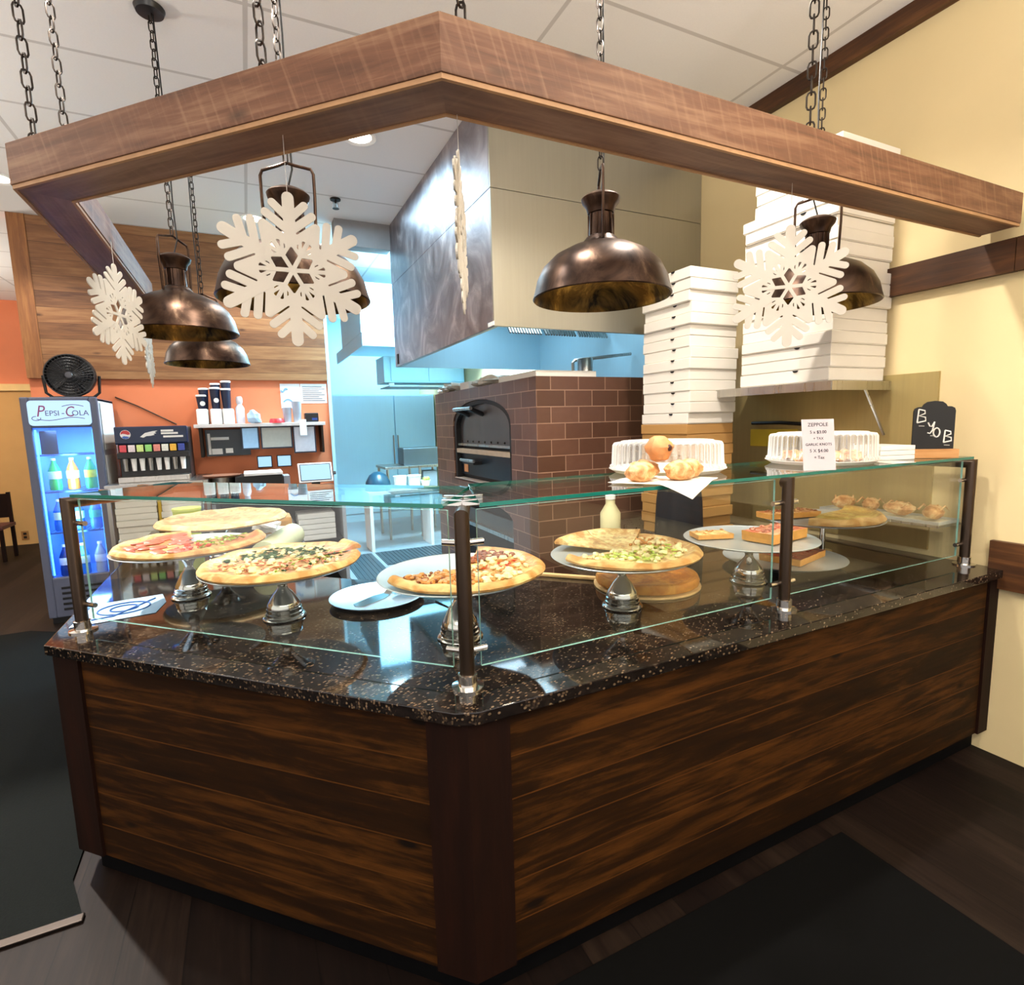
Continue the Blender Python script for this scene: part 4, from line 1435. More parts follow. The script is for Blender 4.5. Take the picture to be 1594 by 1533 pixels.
def arch(m, zs, zc, ztop):
    n = 20
    ym, hw = (ya + yb) / 2, (yb - ya) / 2
    prev = None
    for i in range(n + 1):
        a = pi * i / n
        y, z = ym - hw * cos(a), zs + (zc - zs) * (sin(a) ** 0.85)
        if prev:
            m._geo([(0, prev[0], prev[1]), (0, y, z), (0, y, ztop), (0, prev[0], ztop), (WT, prev[0], prev[1]), (WT, y, z), (WT, y, ztop), (WT, prev[0], ztop)],
                   [(0, 1, 2, 3), (0, 4, 5, 1)])
        prev = (y, z)


arch(m, 1.64, 1.875, OZ)
m._geo([(0, ya, OZ), (0, yb, OZ), (WT, yb, OZ), (WT, ya, OZ)], [(0, 1, 2, 3)])
arch(m, 0.86, 0.985, 1.00)
bmesh.ops.remove_doubles(m.bm, verts=m.bm.verts, dist=1e-5)
m.build('tiled_body', 'tile', t)
MAT['sooty'] = steel('sooty_steel', '#6f6b68', 0.42, 'N', 0.45, 0.85)
MAT['sootblack'] = plain('soot_black', '#141211', 0.6, var=0.4, scale=12)
# arched dark liner
m = MB()
n = 24
ym, hw = (ya + yb) / 2, (yb - ya) / 2
pts = [(ya + 0.004, 1.13)] + [(ym - (hw - 0.004) * cos(pi * i / n), 1.64 + 0.231 * (sin(pi * i / n) ** 0.85)) for i in range(n + 1)] + [(yb - 0.004, 1.13)]
inn = [(ym + (p[0] - ym) * 0.93, 1.13 + (p[1] - 1.13) * 0.955) for p in pts]
for i in range(len(pts) - 1):
    a, b, c, d_ = pts[i], pts[i + 1], inn[i + 1], inn[i]
    m._geo([(0.012, *a), (0.012, *b), (0.012, *c), (0.012, *d_), (0.085, *c), (0.085, *d_)], [(0, 1, 2, 3), (3, 2, 4, 5)])
m.build('arch_liner', 'sootblack', t)
# upper door: arched plate
m = MB()
up_ = [(ym + (p[0] - ym) * 0.93, 1.13 + (p[1] - 1.13) * 0.955) for p in pts[1:-1]]
poly = [(ym - hw * 0.925, 1.475)] + [p for p in up_ if p[1] > 1.48] + [(ym + hw * 0.925, 1.475)]
m.prism(poly, 0.060, 0.078, mtx=Matrix(((0, 0, 1, 0), (1, 0, 0, 0), (0, 1, 0, 0), (0, 0, 0, 1))))
du = m.build('upper_door', 'sooty', t)
hy0, hy1 = ym - 0.02, ym + 0.42
MB().tube([(-0.075, hy0, 1.80), (-0.075, hy1, 1.80)], 0.016, 10).build('handle', 'steel', du, smooth=True)
m = MB()
for y in (hy0 + 0.05, hy1 - 0.05):
    m.tube([(-0.075, y, 1.80), (0.062, y, 1.745)], 0.022, 8)
m.build('handle_bracket', 'black', du, smooth=True)
m = MB()
for i in range(9):
    y = ym - hw * 0.85 + hw * 1.7 * i / 8
    m.blob((0.058, y, 1.497), 0.006, 0.010, 0.010, i, 0, 8)
m.build('rivets', 'darkmetal', du)
MB().box(0.028, ya + 0.03, 1.455, 0.078, yb - 0.03, 1.476, 0.003).build('door_lip', 'steel', t)
MB().box(0.012, ya + 0.02, 1.385, 0.078, yb - 0.02, 1.428, 0.004).build('middle_rail', plain('worn_cream_steel', '#b29f88', 0.45, var=0.2), t)
dl = MB().box(0.055, ya + 0.03, 1.175, 0.074, yb - 0.03, 1.380, 0.003).build('lower_door', steel('dark_blued_door', '#2e343c', 0.3, 'N', 0.4, 0.8), t)
MB().tube([(-0.03, ym + 0.06, 1.325), (-0.03, ym + 0.40, 1.325)], 0.014, 10).build('handle', 'steel', dl, smooth=True)
MB().box(-0.03, ym + 0.08, 1.29, 0.06, ym + 0.36, 1.318, 0.006).build('handle_bracket', 'black', dl)
MB().box(0.050, yb - 0.24, 1.20, 0.0548, yb - 0.14, 1.285, 0).build('warning_sticker', plain('orange_sticker', '#c98a58', 0.5, var=0.3, scale=40), dl)
MB().box(0.0, ya - 0.004, 1.118, 0.080, yb + 0.004, 1.140, 0.003).build('sill', plain('worn_steel_sill', '#9c8f86', 0.45, var=0.25), t)
MB().box(0.082, ya + 0.002, 0.23, 0.0985, yb - 0.002, 1.70, 0).build('inner_back', 'sootblack', t)
MB().box(0.01, ya + 0.01, 0.70, 0.09, yb - 0.01, 0.735, 0.003).build('lower_ledge', 'steel', t)
MB().box(0.02, ya + 0.01, 0.50, 0.09, yb - 0.01, 0.53, 0.003).build('lower_ledge', 'sooty', t)
MB().box(0.05, ya + 0.01, 0.735, 0.07, yb - 0.01, 0.86, 0.0).build('ash_panel', 'sooty', t)

# things on top of the oven
tag(MB().box(1.42, 2.22, OZ + 0.0005, 1.93, 2.86, OZ + 0.044, 0.003).build('flat_box', 'board'), 'flat white box on top of the oven at its near corner', 'box')
for i, (y, lb_) in enumerate([(3.20, 'crumpled pale bag on the oven top beside the flat white box'), (3.56, 'small white carton on the oven top between two crumpled bags'), (4.2, 'crumpled pale bag at the far end of the oven top')]):
    if i == 1:
        tag(MB().box(1.43, 3.56, OZ + 0.0005, 1.62, 3.78, OZ + 0.07, 0.004).build('carton', 'board'), lb_, 'box')
        continue
    m = MB()
    for j in range(7):
        m.blob((0.08 + rnd.uniform(-.03, .05), rnd.uniform(-.2, .2), 0.028 + rnd.uniform(0, .03)), 0.10, 0.13, 0.035, j + i * 5, 0.8, 11)
    for vtx in m.bm.verts:
        vtx.co.z = max(0.001, vtx.co.z)
    tag(m.build('plastic_bag', plain('pale_bag', '#c9bfae', 0.5, var=0.25, scale=30), None, (1.44, y, OZ)), lb_, 'bag', 'crumpled bags on the oven')
t = thing('steel_canister', 'steel canister standing on the oven under the hood', 'canister', (1.99, 2.46, OZ))
MB().lathe([(0, 0), (0.062, 0), (0.062, 0.16), (0.058, 0.165), (0.054, 0.16), (0.054, 0.02), (0, 0.02)], 28).build('cylinder_wall', 'steel', t, smooth=True)
t = thing('gas_pipe', 'slim steel pipe running along under the hood to the right wall', 'pipe', (2.06, 2.75, 0))
MB().tube([(0, 0, OZ + 0.02), (0.0, 0, 2.15), (0.02, 0, 2.17), (0.60, 0, 2.24)], 0.014, 8).build('pipe', 'steel', t, smooth=True)

# ================================================================== STEEL HOOD
HX, HY0, HY1, HZ = 0.996, 1.97, 4.50, 2.268
hd = thing('exhaust_hood', 'large boxy steel exhaust hood above the tiled oven, up to the ceiling', 'exhaust hood', (HX, HY0, HZ))
HH, HW, HD = CEIL - HZ - 0.002, XW - HX - 0.002, HY1 - HY0
seam = 3.085 - HZ
MB().box(0, 0, 0, HW, 0.02, seam, 0.002).build('front_sheet', 'hoodsteel', hd)
MB().box(0, 0, seam + 0.003, HW, 0.0185, HH, 0.002).build('upper_front_sheet', 'hoodsteel', hd)
MAT['hoodside'] = None


def smeared():
    k = NT('wiped_hood_steel')
    v = k.coord((1, 1.1, 0.9), (0.5, 0, 0))
    n = k.noise(v, 2.2, 5, 0.62, 2.2)
    n2 = k.noise(k.coord((50, 50, 2)), 1.0, 3)
    c = k.ramp(n, [(0.35, '#8b8488'), (0.52, '#a59ea2'), (0.68, '#cac4c6')])
    k.set(c, k.math('ADD', 0.26, k.math('MULTIPLY', n, 0.30)), 1.0)
    k.bump(n2, 0.04, 0.002)
    return k.m


MAT['hoodside'] = smeared()
MB().box(0, 0.0205, 0, 0.02, HD, seam, 0.002).build('side_sheet', 'hoodside', hd)
MB().box(0, 0.0205, seam + 0.003, 0.0185, HD, HH, 0.002).build('upper_side_sheet', 'hoodside', hd)
MB().box(0.0205, HD - 0.02, 0, HW, HD, HH, 0.002).build('back_sheet', 'coolsteel', hd)
MB().box(0.021, 0.021, 0.62, HW, HD - 0.021, 0.64).build('inner_ceiling', 'coolsteel', hd)
MB().box(0.021, 0.021, 0.004, HW, 0.05, 0.02).build('drip_lip', 'steel', hd)
MB().box(0.021, 0.051, 0.004, 0.05, HD - 0.021, 0.02).build('drip_lip', 'steel', hd)
MB().box(HW - 0.004, 0.021, -0.275, HW - 0.0005, HD - 0.021, 0.62).build('wall_sheet', 'coolsteel', hd)
for i in range(3):
    fl = MB()
    for j in range(12):
        fl.box(0.02 + 0.027 * j, -0.004, 0.0, 0.034 + 0.027 * j, 0.012, 0.42)
    fl.build('grease_filter', 'steel', hd, (0.62 + 0.35 * i, 1.10, 0.16)).rotation_euler = (radians(-38), 0, 0)
MB().tube([(0.2, 0.36, 0.10), (HW - 0.05, 0.36, 0.10)], 0.018, 10).build('drain_gutter', 'steel', hd, smooth=True)
MB().box(-0.004, -0.003, 0.004, 0.0, 0.09, 0.03, 0.001).build('corner_bracket', 'white', hd)
MB().box(-0.01, HD - 0.14, 0.02, -0.0005, HD - 0.09, 0.12, 0.002).build('latch', 'darkmetal', hd)

# ================================================================== KITCHEN BEYOND
k2 = thing('exhaust_hood', 'smaller pale steel hood farther back in the kitchen with a duct box above', 'exhaust hood', (0.96, 6.0, 2.69))
MB().box(0, 0, 0, 1.72, 0.02, 0.17, 0.003).build('front_sheet', 'coolsteel', k2)
MB().box(0, 0.021, 0, 0.02, 2.2, 0.17, 0.003).build('side_sheet', 'coolsteel', k2)
MB().box(0.021, 0.021, 0.14, 1.72, 2.2, 0.169).build('top_sheet', 'coolsteel', k2)
MB().box(0.0, 0.05, 0.171, 1.2, 1.6, 0.80, 0.004).build('duct_box', 'coolsteel', k2)
k3 = thing('wall_cabinet', 'white steel wall cabinet beyond the oven, above the long shelf', 'cabinet', (1.42, 6.9, 2.30))
MB().box(0, 0, 0, 1.25, 0.5, 0.38, 0.004).build('cabinet_body', 'coolsteel', k3)
for i in range(2):
    MB().box(0.10 + 0.58 * i, -0.014, 0.02, 0.66 + 0.58 * i, -0.001, 0.36, 0.003).build('door', 'coolsteel', k3)
MB().box(0.0, -0.30, -0.08, 1.25, 0.3, -0.065, 0.003).build('shelf', plain('pale_grey_shelf', '#90a8b4', 0.5), k3)
MB().box(0.06, -0.02, -0.065, 0.14, 0.0, -0.005).build('tag', 'white', k3)
co = thing('reach_in_cooler', 'pale blue-lit two-door steel cooler at the back of the kitchen', 'refrigerator', (0.86, 8.5, 0))
MB().box(0, 0.03, 0.0, 1.82, 0.8, 2.22, 0.005).build('cabinet_body', 'coolsteel', co)
for i, (a, b) in enumerate([(0.01, 1.06), (1.08, 1.81)]):
    d_ = MB().box(a, 0, 0.15, b, 0.028, 2.20, 0.006).build('door', 'coolsteel', co)
    MB().tube([(1.03 if i == 0 else 1.11, -0.03, 0.9), (1.03 if i == 0 else 1.11, -0.03, 1.5)], 0.012, 8).build('handle', 'steel', d_, smooth=True)
pt = thing('prep_table', 'steel prep table in front of the pale blue cooler', 'table', (1.80, 6.95, 0))
MB().box(-0.50, -0.32, 1.04, 0.44, 0.32, 1.075, 0.004).build('table_top', 'steel', pt)
for x in (-0.46, 0.02, 0.40):
    for y in (-0.29, 0.29):
        MB().cyl((x, y, 0), (x, y, 1.04), 0.02, n=8).build('leg', 'steel', pt, smooth=True)
MB().box(-0.48, -0.30, 0.55, 0.42, 0.30, 0.57).build('undershelf', 'steel', pt)
tag(MB().box(1.62, 6.80, 1.0755, 2.20, 7.15, 1.33, 0.01).build('steel_bin', steel('grey_bin', '#6d7a82', 0.4, 'N')), 'dark grey steel bin on the prep table by the oven', 'bin')
tag(MB().box(1.88, 6.70, 0.5705, 2.10, 6.94, 0.98, 0.01).build('storage_bin', plain('grey_bin_plastic', '#8e999e', 0.5)), 'grey bin on the undershelf of the prep table', 'bin')
t = thing('mixing_bowl', 'dark blue dome on the low bench left of the prep table', 'bowl', (1.10, 6.22, 0.8005))
MB().lathe([(0.17, 0), (0.175, 0.01), (0.16, 0.12), (0.11, 0.21), (0.05, 0.25), (0, 0.258)], 28).build('dome', plain('dark_blue_enamel', '#1f4557', 0.3), t, smooth=True)
bn = thing('low_bench', 'white low bench holding tubs in the kitchen, seen over the glass shelf', 'bench', (1.40, 6.20, 0))
MB().box(-0.48, -0.22, 0.76, 0.40, 0.22, 0.80, 0.004).build('bench_top', 'white', bn)
for x in (-0.45, 0.37):
    MB().box(x - 0.02, -0.2, 0, x + 0.02, 0.2, 0.76).build('leg', 'white', bn)
for i, (x, c_, lb_) in enumerate([(1.39, 'white', 'white tub on the low kitchen bench beside the blue dome'), (1.59, 'plastic_tub', 'translucent tub on the low kitchen bench nearest the oven')]):
    if c_ == 'plastic_tub':
        MAT['plastic_tub'] = plain('milky_plastic', '#cfe0e6', 0.4)
    t = thing('food_tub', lb_, 'tub', (x, 6.16, 0.8005))
    MB().lathe([(0, 0), (0.075, 0), (0.09, 0.17), (0, 0.17)], 20).build('tub_body', c_, t, smooth=True)
    MB().lathe([(0.094, 0.168), (0.094, 0.182), (0, 0.184)], 20).build('lid', 'white', t, smooth=True)
t = thing('lettuce_bowl', 'bowl of green lettuce on the low bench beside the oven edge', 'bowl', (1.75, 6.16, 0.8005))
MB().lathe([(0, 0), (0.04, 0), (0.075, 0.10), (0.071, 0.10), (0.037, 0.006), (0, 0.006)], 20).build('bowl_wall', 'white', t, smooth=True)
m = MB()
for i in range(14):
    m.blob((rnd.uniform(-.045, .045), rnd.uniform(-.045, .045), 0.10 + rnd.uniform(0, .03)), 0.03, 0.025, 0.02, i, 0.6, 7)
m.build('lettuce', 'lettuce', t)['kind'] = 'stuff'
# rubber mats on the kitchen floor
for i, (x0, y0, x1, y1, lb_) in enumerate([(0.52, 4.62, 0.9, 5.92, 'ribbed black mat on the kitchen floor nearest the counter'),
                                          (0.95, 5.2, 2.1, 5.92, 'ribbed black mat on the kitchen floor before the low bench')]):
    m = MB().box(x0, y0, 0.0, x1, y1, 0.010, 0.003)
    nn = int((x1 - x0) / 0.05)
    for j in range(nn):
        m.box(x0 + 0.02 + 0.05 * j, y0 + 0.02, 0.008, x0 + 0.04 + 0.05 * j, y1 - 0.02, 0.016)
    tag(m.build('ribbed_mat', 'rubbergrey'), lb_, 'mat') if 'rubbergrey' in MAT else (MAT.__setitem__('rubbergrey', plain('grey_rubber', '#3c4850', 0.4, var=0.2)), tag(m.build('ribbed_mat', 'rubbergrey'), lb_, 'mat'))
m = MB().box(0.52, 1.75, 0.0, 1.36, 4.3, 0.010, 0.003)
for j in range(15):
    m.box(0.55 + 0.053 * j, 1.78, 0.008, 0.572 + 0.053 * j, 4.27, 0.016)
tag(m.build('ribbed_mat', 'rubbergrey'), 'long ribbed black mat on the floor beside the oven face', 'mat')
struct(MB().box(0.46, 1.05, -0.001, XW - 0.001, YF, 0.002).build('floor_kitchen', plain('grey_quarry_tile', '#8d98a0', 0.3, var=0.15, scale=3)))

# ================================================================== BACK COUNTER AND WALL
t = thing('drink_counter', 'steel drinks counter along the orange wall under the soda dispenser', 'counter', (-1.21, 4.92, 0))
MB().box(-0.39, -0.42, 1.17, 0.40, 0.44, 1.215, 0.004).build('table_top', 'steel', t)
for x in (-0.372, 0.385):
    for y in (-0.40, 0.42):
        MB().box(x - 0.014, y - 0.014, 0, x + 0.014, y + 0.014, 1.17).build('leg', 'steel', t)
MB().box(-0.372, -0.40, 0.42, 0.385, 0.42, 0.44).build('undershelf', 'steel', t)
for c in range(2):
    z = 0.4405
    i = 0
    while z < 1.10:
        pizza_box((-1.545 + 0.345 * c + rnd.uniform(-.008, .008), 4.535 + rnd.uniform(-.008, .008), z), 0.31, 0.40, 0.056,
                  ['white pizza box in the left pile under the drinks counter', 'white pizza box in the right pile under the drinks counter'][c],
                  ['left pile of boxes under the drinks counter', 'right pile of boxes under the drinks counter'][c], 'board', 0, False)
        z += 0.0565
        i += 1
tag(MB().box(-1.229, 4.545, 0.4405, -1.203, 4.62, 1.06, 0.002).build('yellow_folder', plain('yellow_folder', '#c9a52f', 0.6)), 'yellow folder wedged between the two box piles', 'folder')

# soda dispenser
sd = thing('soda_dispenser', 'black eight-flavour soda dispenser on the steel drinks counter', 'soda dispenser', (-1.245, 4.78, 1.2155))
MB().box(-0.28, 0.06, 0.0, 0.28, 0.5, 0.50, 0.006).build('cabinet_body', 'black', sd)
MB().box(-0.28, -0.04, 0.215, 0.28, 0.059, 0.27, 0.006).build('valve_shelf', 'black', sd)
hp = MB().box(-0.285, -0.03, 0.345, 0.285, 0.059, 0.505, 0.012).build('header_panel', plain('navy_sign', '#0d2140', 0.3), sd)
m = MB().lathe([(0, 0), (0.040, 0), (0.040, 0.002), (0, 0.002)], 28, Matrix.Translation((-0.20, -0.031, 0.435)) @ Matrix.Rotation(pi / 2, 4, 'X'))
m.mi = 1
m.prism([(-0.036, -0.002), (-0.02, 0.006), (0.0, 0.002), (0.02, -0.006), (0.037, 0.0), (0.03, 0.022), (0.012, 0.034), (-0.012, 0.034), (-0.03, 0.022)], 0, 0.001, mtx=Matrix.Translation((-0.20, -0.0332, 0.437)) @ Matrix.Rotation(pi / 2, 4, 'X'))
m.mi = 2
m.prism([(-0.03, -0.022), (-0.012, -0.036), (0.012, -0.036), (0.03, -0.022), (0.012, -0.015), (-0.012, -0.012)], 0, 0.001, mtx=Matrix.Translation((-0.20, -0.0332, 0.433)) @ Matrix.Rotation(pi / 2, 4, 'X'))
m.build('round_emblem', ['white', plain('emblem_red', '#c23a3a', 0.4), plain('emblem_blue', '#3f68b8', 0.4)], hp)
m = MB()
for pts in ([(-0.07, -0.02), (-0.03, 0.015), (0.03, 0.03), (0.07, 0.034), (0.045, 0.018), (0.06, 0.012), (0.035, 0.004), (0.045, -0.004), (0.015, -0.012), (-0.02, -0.014), (-0.045, -0.028)],):
    m.prism(pts, 0, 0.001, mtx=Matrix.Translation((-0.02, -0.031, 0.430)) @ Matrix.Rotation(pi / 2, 4, 'X'))
m.build('bird_emblem', 'white', hp)
m = MB()
for x0, x1, z in ((0.075, 0.175, 0.462), (0.075, 0.21, 0.438), (0.09, 0.25, 0.408)):
    m.box(x0, -0.0325, z - 0.009, x1, -0.0305, z + 0.009)
m.build('white_lines', 'white', hp)
for i, cs in enumerate(['#d24b55', '#e8d6d8', '#cfe08a', '#8fcf74', '#e08a7e', '#e6e6dc', '#e9b13c', '#3a4a9c']):
    b = MB().box(-0.255 + 0.065 * i, -0.045, 0.275, -0.203 + 0.065 * i, -0.030, 0.338, 0.004)
    b.build('flavour_button', plain('flavour_%d' % i, cs, 0.4, var=0.25, scale=70), sd)
    n_ = MB().lathe([(0, 0.10), (0.017, 0.10), (0.02, 0.16), (0.024, 0.214), (0, 0.214)], 14, Matrix.Translation((-0.229 + 0.065 * i, 0.01, 0)))
    n_.build('nozzle', 'white' if i % 3 else 'steel', sd, smooth=True)
MB().box(-0.28, -0.10, 0.0, 0.28, 0.059, 0.05, 0.006).build('drip_tray', 'steel', sd)

# register counter
t = thing('register_counter', 'dark register counter along the orange wall right of the drinks counter', 'counter', (-0.20, 4.95, 0))
MB().box(-0.60, -0.45, 0.98, 0.60, 0.44, 1.02, 0.004).build('table_top', 'black', t)
MB().box(-0.60, -0.42, 0, -0.57, 0.44, 0.98).build('side_panel', plain('grey_laminate', '#9aa0a8', 0.5), t)
MB().box(0.57, -0.42, 0, 0.605, 0.44, 0.98).build('side_panel', plain('pale_grey_laminate', '#b9bfc8', 0.5), t)
MB().box(-0.57, 0.40, 0, 0.57, 0.44, 0.98).build('back_panel', 'black', t)
MB().box(-0.57, -0.40, 0.50, 0.57, 0.40, 0.53).build('undershelf', 'black', t)
for i in range(5):
    tag(MB().box(-0.05 + rnd.uniform(-.01, .01), 4.58, 0.5305 + 0.055 * i, 0.30, 4.9, 0.5305 + 0.055 * i + 0.050, 0.003).build('paper_ream', 'white'),
        'white ream of paper on the shelf under the register counter', 'paper', 'paper reams under the register counter')
t = thing('cash_drawer', 'black cash drawer box topped with white sheets on the register counter', 'cash drawer', (-0.38, 4.75, 1.0205))
MB().box(-0.21, -0.15, 0, 0.21, 0.25, 0.20, 0.006).build('drawer_body', 'black', t)
MB().box(0.222, -0.12, 0, 0.28, 0.10, 0.18, 0.004).build('side_printer', plain('grey_device', '#8c9098', 0.5), t)
tag(MB().box(-0.51, 4.58, 1.2215, -0.165, 5.0, 1.245, 0.002).build('paper_sheets', 'white'), 'white sheets lying on the black cash drawer box', 'paper')
t = thing('register_tablet', 'lit point-of-sale tablet on a black stand at the end of the register counter', 'tablet', (0.15, 4.68, 1.0205))
MB().box(-0.16, -0.10, 0, 0.16, 0.16, 0.05, 0.006).build('stand_base', 'black', t)
MB().box(-0.04, 0.0, 0.05, 0.04, 0.06, 0.16, 0.004).build('stand_post', 'black', t)
q = Matrix.Translation((0, 0.0, 0.19)) @ Matrix.Rotation(radians(-24), 4, 'X')
MB().box(-0.165, -0.010, -0.105, 0.165, 0.010, 0.105, 0.008, q).build('tablet_body', 'white', t)
MB().box(-0.150, -0.0125, -0.09, 0.150, -0.0105, 0.09, 0, q).build('bezel', 'black', t)
MB().box(-0.142, -0.0145, -0.082, 0.142, -0.0127, 0.082, 0, q).build('screen', 'screen', t)
MB().box(0.168, -0.012, -0.03, 0.20, 0.012, 0.0, 0.003, q).build('card_reader', 'black', t)
for i, (x, lb_) in enumerate([(-0.30, 'left small lit tablet fixed to the orange wall'), (-0.10, 'right small lit tablet fixed to the orange wall')]):
    t = thing('wall_tablet', lb_, 'tablet', (x, 5.3995, 1.31), group='small tablets on the orange wall')
    MB().box(-0.075, -0.018, -0.065, 0.075, 0, 0.065, 0.004).build('tablet_body', 'black', t)
    MB().box(-0.066, -0.020, -0.055, 0.066, -0.0185, 0.055).build('screen', 'screen', t)
t = thing('serving_tray', 'round brown tray on top of a steel bin by the drinks counter', 'tray', (-0.70, 4.72, 1.2205))
MB().lathe([(0, 0), (0.15, 0), (0.17, 0.018), (0.166, 0.018), (0.147, 0.005), (0, 0.005)], 36).build('tray_dish', plain('brown_tray', '#8a5a44', 0.35), t, smooth=True)
t = thing('steel_bin', 'brushed steel bin under the round brown tray', 'bin', (-0.70, 4.72, 1.0205))
MB().lathe([(0, 0), (0.10, 0), (0.11, 0.20), (0, 0.20)], 28).build('bin_wall', 'steel', t, smooth=True)

# wall shelf with cups
t = thing('wall_shelf', 'long white wall shelf on the orange wall holding cups', 'shelf', (-0.30, 5.25, 1.695))
MB().box(-0.63, -0.15, 0, 0.63, 0.149, 0.035, 0.004).build('shelf_board', plain('pale_shelf', '#cfc8c4', 0.5), t)
for x in (-0.58, 0.60):
    MB().box(x - 0.012, -0.10, -0.30, x + 0.012, 0.149, 0, 0.003).build('bracket', 'darkmetal', t)
MB().box(-0.55, 0.08, -0.30, -0.13, 0.149, -0.02, 0.003).build('hanging_rack', plain('dark_glass_rack', '#25323c', 0.25), t)
m = MB()
for x0, x1, z0, z1 in ((-0.53, -0.505, -0.28, -0.06), (-0.50, -0.40, -0.28, -0.22), (-0.37, -0.30, -0.27, -0.22), (-0.50, -0.33, -0.13, -0.10)):
    m.box(x0, 0.076, z0, x1, 0.0795, z1)
m.build('rack_labels', 'white', t)
for i, (x, z0, z1, c_) in enumerate([(-0.125, -0.235, 0, 'pale_blue_doc'), (0.13, -0.235, 0, 'grey_doc'), (0.41, -0.295, 0, 'white_doc')]):
    MAT[c_] = plain(c_, ['#8fb4d4', '#9a9a92', '#b9bcc6'][i], 0.4, var=0.1, scale=30)
    w_ = [0.085, 0.155, 0.115][i]
    d_ = thing('document_frame', ['pale blue document hanging left under the white wall shelf', 'dark-framed grey document hanging in the middle under the white wall shelf', 'long dark-framed document hanging at the right under the white wall shelf'][i],
               'document', (-0.30 + x, 5.14, 1.6945), group='documents hanging under the wall shelf')
    MB().box(-w_, -0.006, z0, w_, 0.006, -0.0005, 0.002).build('frame', 'navyframe', d_) if 'navyframe' in MAT else (MAT.__setitem__('navyframe', plain('navy_frame', '#1b2436', 0.4)), MB().box(-w_, -0.006, z0, w_, 0.006, -0.0005, 0.002).build('frame', 'navyframe', d_))
    MB().box(-w_ + 0.013, -0.0075, z0 + 0.014, w_ - 0.013, -0.0062, -0.014).build('sheet', c_, d_)
MB_ = None
# cups
MAT['navycup'] = plain('navy_cup', '#141a33', 0.4, var=0.2)
ZS = 1.7305
for i, x in enumerate((-0.845, -0.72, -0.61)):
    c_ = thing('cup_sleeve', ['left white sleeve of cups on the wall shelf', 'middle white sleeve of cups on the wall shelf', 'right white sleeve of cups on the wall shelf'][i], 'cups', (x, 5.20, ZS))
    MB().box(-0.052, -0.07, 0, 0.052, 0.15, 0.155, 0.014).build('sleeve', 'white', c_)
for i, (x, y, z, h_, lb_) in enumerate([(-0.845, 5.18, 0.156, 0.125, 'short navy paper cup at the left on the white cup sleeves'),
                                       (-0.825, 5.287, 0.156, 0.20, 'navy paper cup behind the short left one'),
                                       (-0.72, 5.18, 0.156, 0.20, 'tall navy paper cup with round emblem on the middle sleeve'),
                                       (-0.715, 5.287, 0.156, 0.25, 'navy paper cup rising behind the tall middle one'),
                                       (-0.62, 5.18, 0.156, 0.19, 'navy paper cup at the right on the white cup sleeves'),
                                       (-0.615, 5.287, 0.156, 0.275, 'tallest navy paper cup at the back right of the cup sleeves')]):
    c_ = thing('paper_cup', lb_, 'cup', (x, y, ZS + z), group='navy paper cups on the wall shelf')
    MB().lathe([(0, 0), (0.033, 0), (0.046, h_), (0, h_)], 24).build('cup_wall', 'navycup', c_, smooth=True, sharp=50)
    MB().lathe([(0.046, h_ - 0.003), (0.049, h_), (0.049, h_ + 0.010), (0.044, h_ + 0.016), (0, h_ + 0.016)], 24).build('lid', 'white', c_, smooth=True)
    if i in (0, 2):
        MB().lathe([(0, 0), (0.024, 0), (0.024, 0.003), (0, 0.003)], 18, Matrix.Translation((0.012, -0.040, h_ * 0.42)) @ Matrix.Rotation(pi / 2 + 0.06, 4, 'X')).build('round_emblem', 'white', c_)
t = thing('spray_bottle', 'clear bottle standing at the right end of the cup sleeves', 'bottle', (-0.50, 5.2, ZS))
MB().lathe([(0, 0), (0.04, 0), (0.042, 0.16), (0.022, 0.20), (0.03, 0.215), (0.032, 0.26), (0.022, 0.28), (0, 0.282)], 18).build('bottle_body', plain('milky_clear', '#d6cfd6', 0.3), t, smooth=True)
m = MB().blob((0, 0, 0.055), 0.10, 0.06, 0.075, 3, 0.5, 11)
for vtx in m.bm.verts:
    vtx.co.z = max(0.001, vtx.co.z)
tag(m.build('plastic_bag', plain('pale_blue_bag', '#a9c9e6', 0.5), None, (-0.37, 5.17, ZS)), 'pale blue plastic bag on the wall shelf beside the clear bottle', 'bag')
tag(MB().lathe([(0, 0), (0.075, 0), (0.07, 0.03), (0.06, 0.045), (0, 0.045)], 24).build('red_lid', plain('bright_red_plastic', '#e03038', 0.35), None, (-0.155, 5.16, ZS), smooth=True), 'bright red round lid on the wall shelf', 'lid')
for i, (x, h_, lb_) in enumerate([(-0.045, 0.165, 'shorter stack of clear cups beside the red lid'), (0.055, 0.225, 'taller stack of clear cups beside the black receipt printer')]):
    c_ = thing('clear_cup', lb_, 'cup', (x, 5.18, ZS), group='clear cups on the wall shelf')
    m = MB()
    for j in range(int(h_ / 0.016)):
        m.lathe([(0.036 + 0.012 * j / 14, 0.016 * j), (0.040 + 0.012 * j / 14, 0.016 * j + 0.012), (0.041 + 0.012 * j / 14, 0.016 * j + 0.0155)], 20)
    m.build('cup_wall', plain('hazy_cup', '#b9bcc6', 0.2, var=0.15), c_, smooth=True)
t = thing('receipt_printer', 'black receipt printer at the right end of the wall shelf', 'printer', (0.20, 5.20, ZS))
MB().box(-0.07, -0.07, 0, 0.07, 0.07, 0.10, 0.012).build('printer_body', 'black', t)
MB().box(0.0, -0.0735, 0.02, 0.055, -0.0705, 0.045).build('status_panel', plain('blue_panel', '#1c3f86', 0.3), t)
MB().prism([(-0.135, -0.004), (-0.065, 0.004), (-0.065, 0.006), (-0.135, -0.002)], -0.17, -0.0, mtx=Matrix.Translation((0, -0.106, 0.03))).build('receipt_paper', 'white', t)
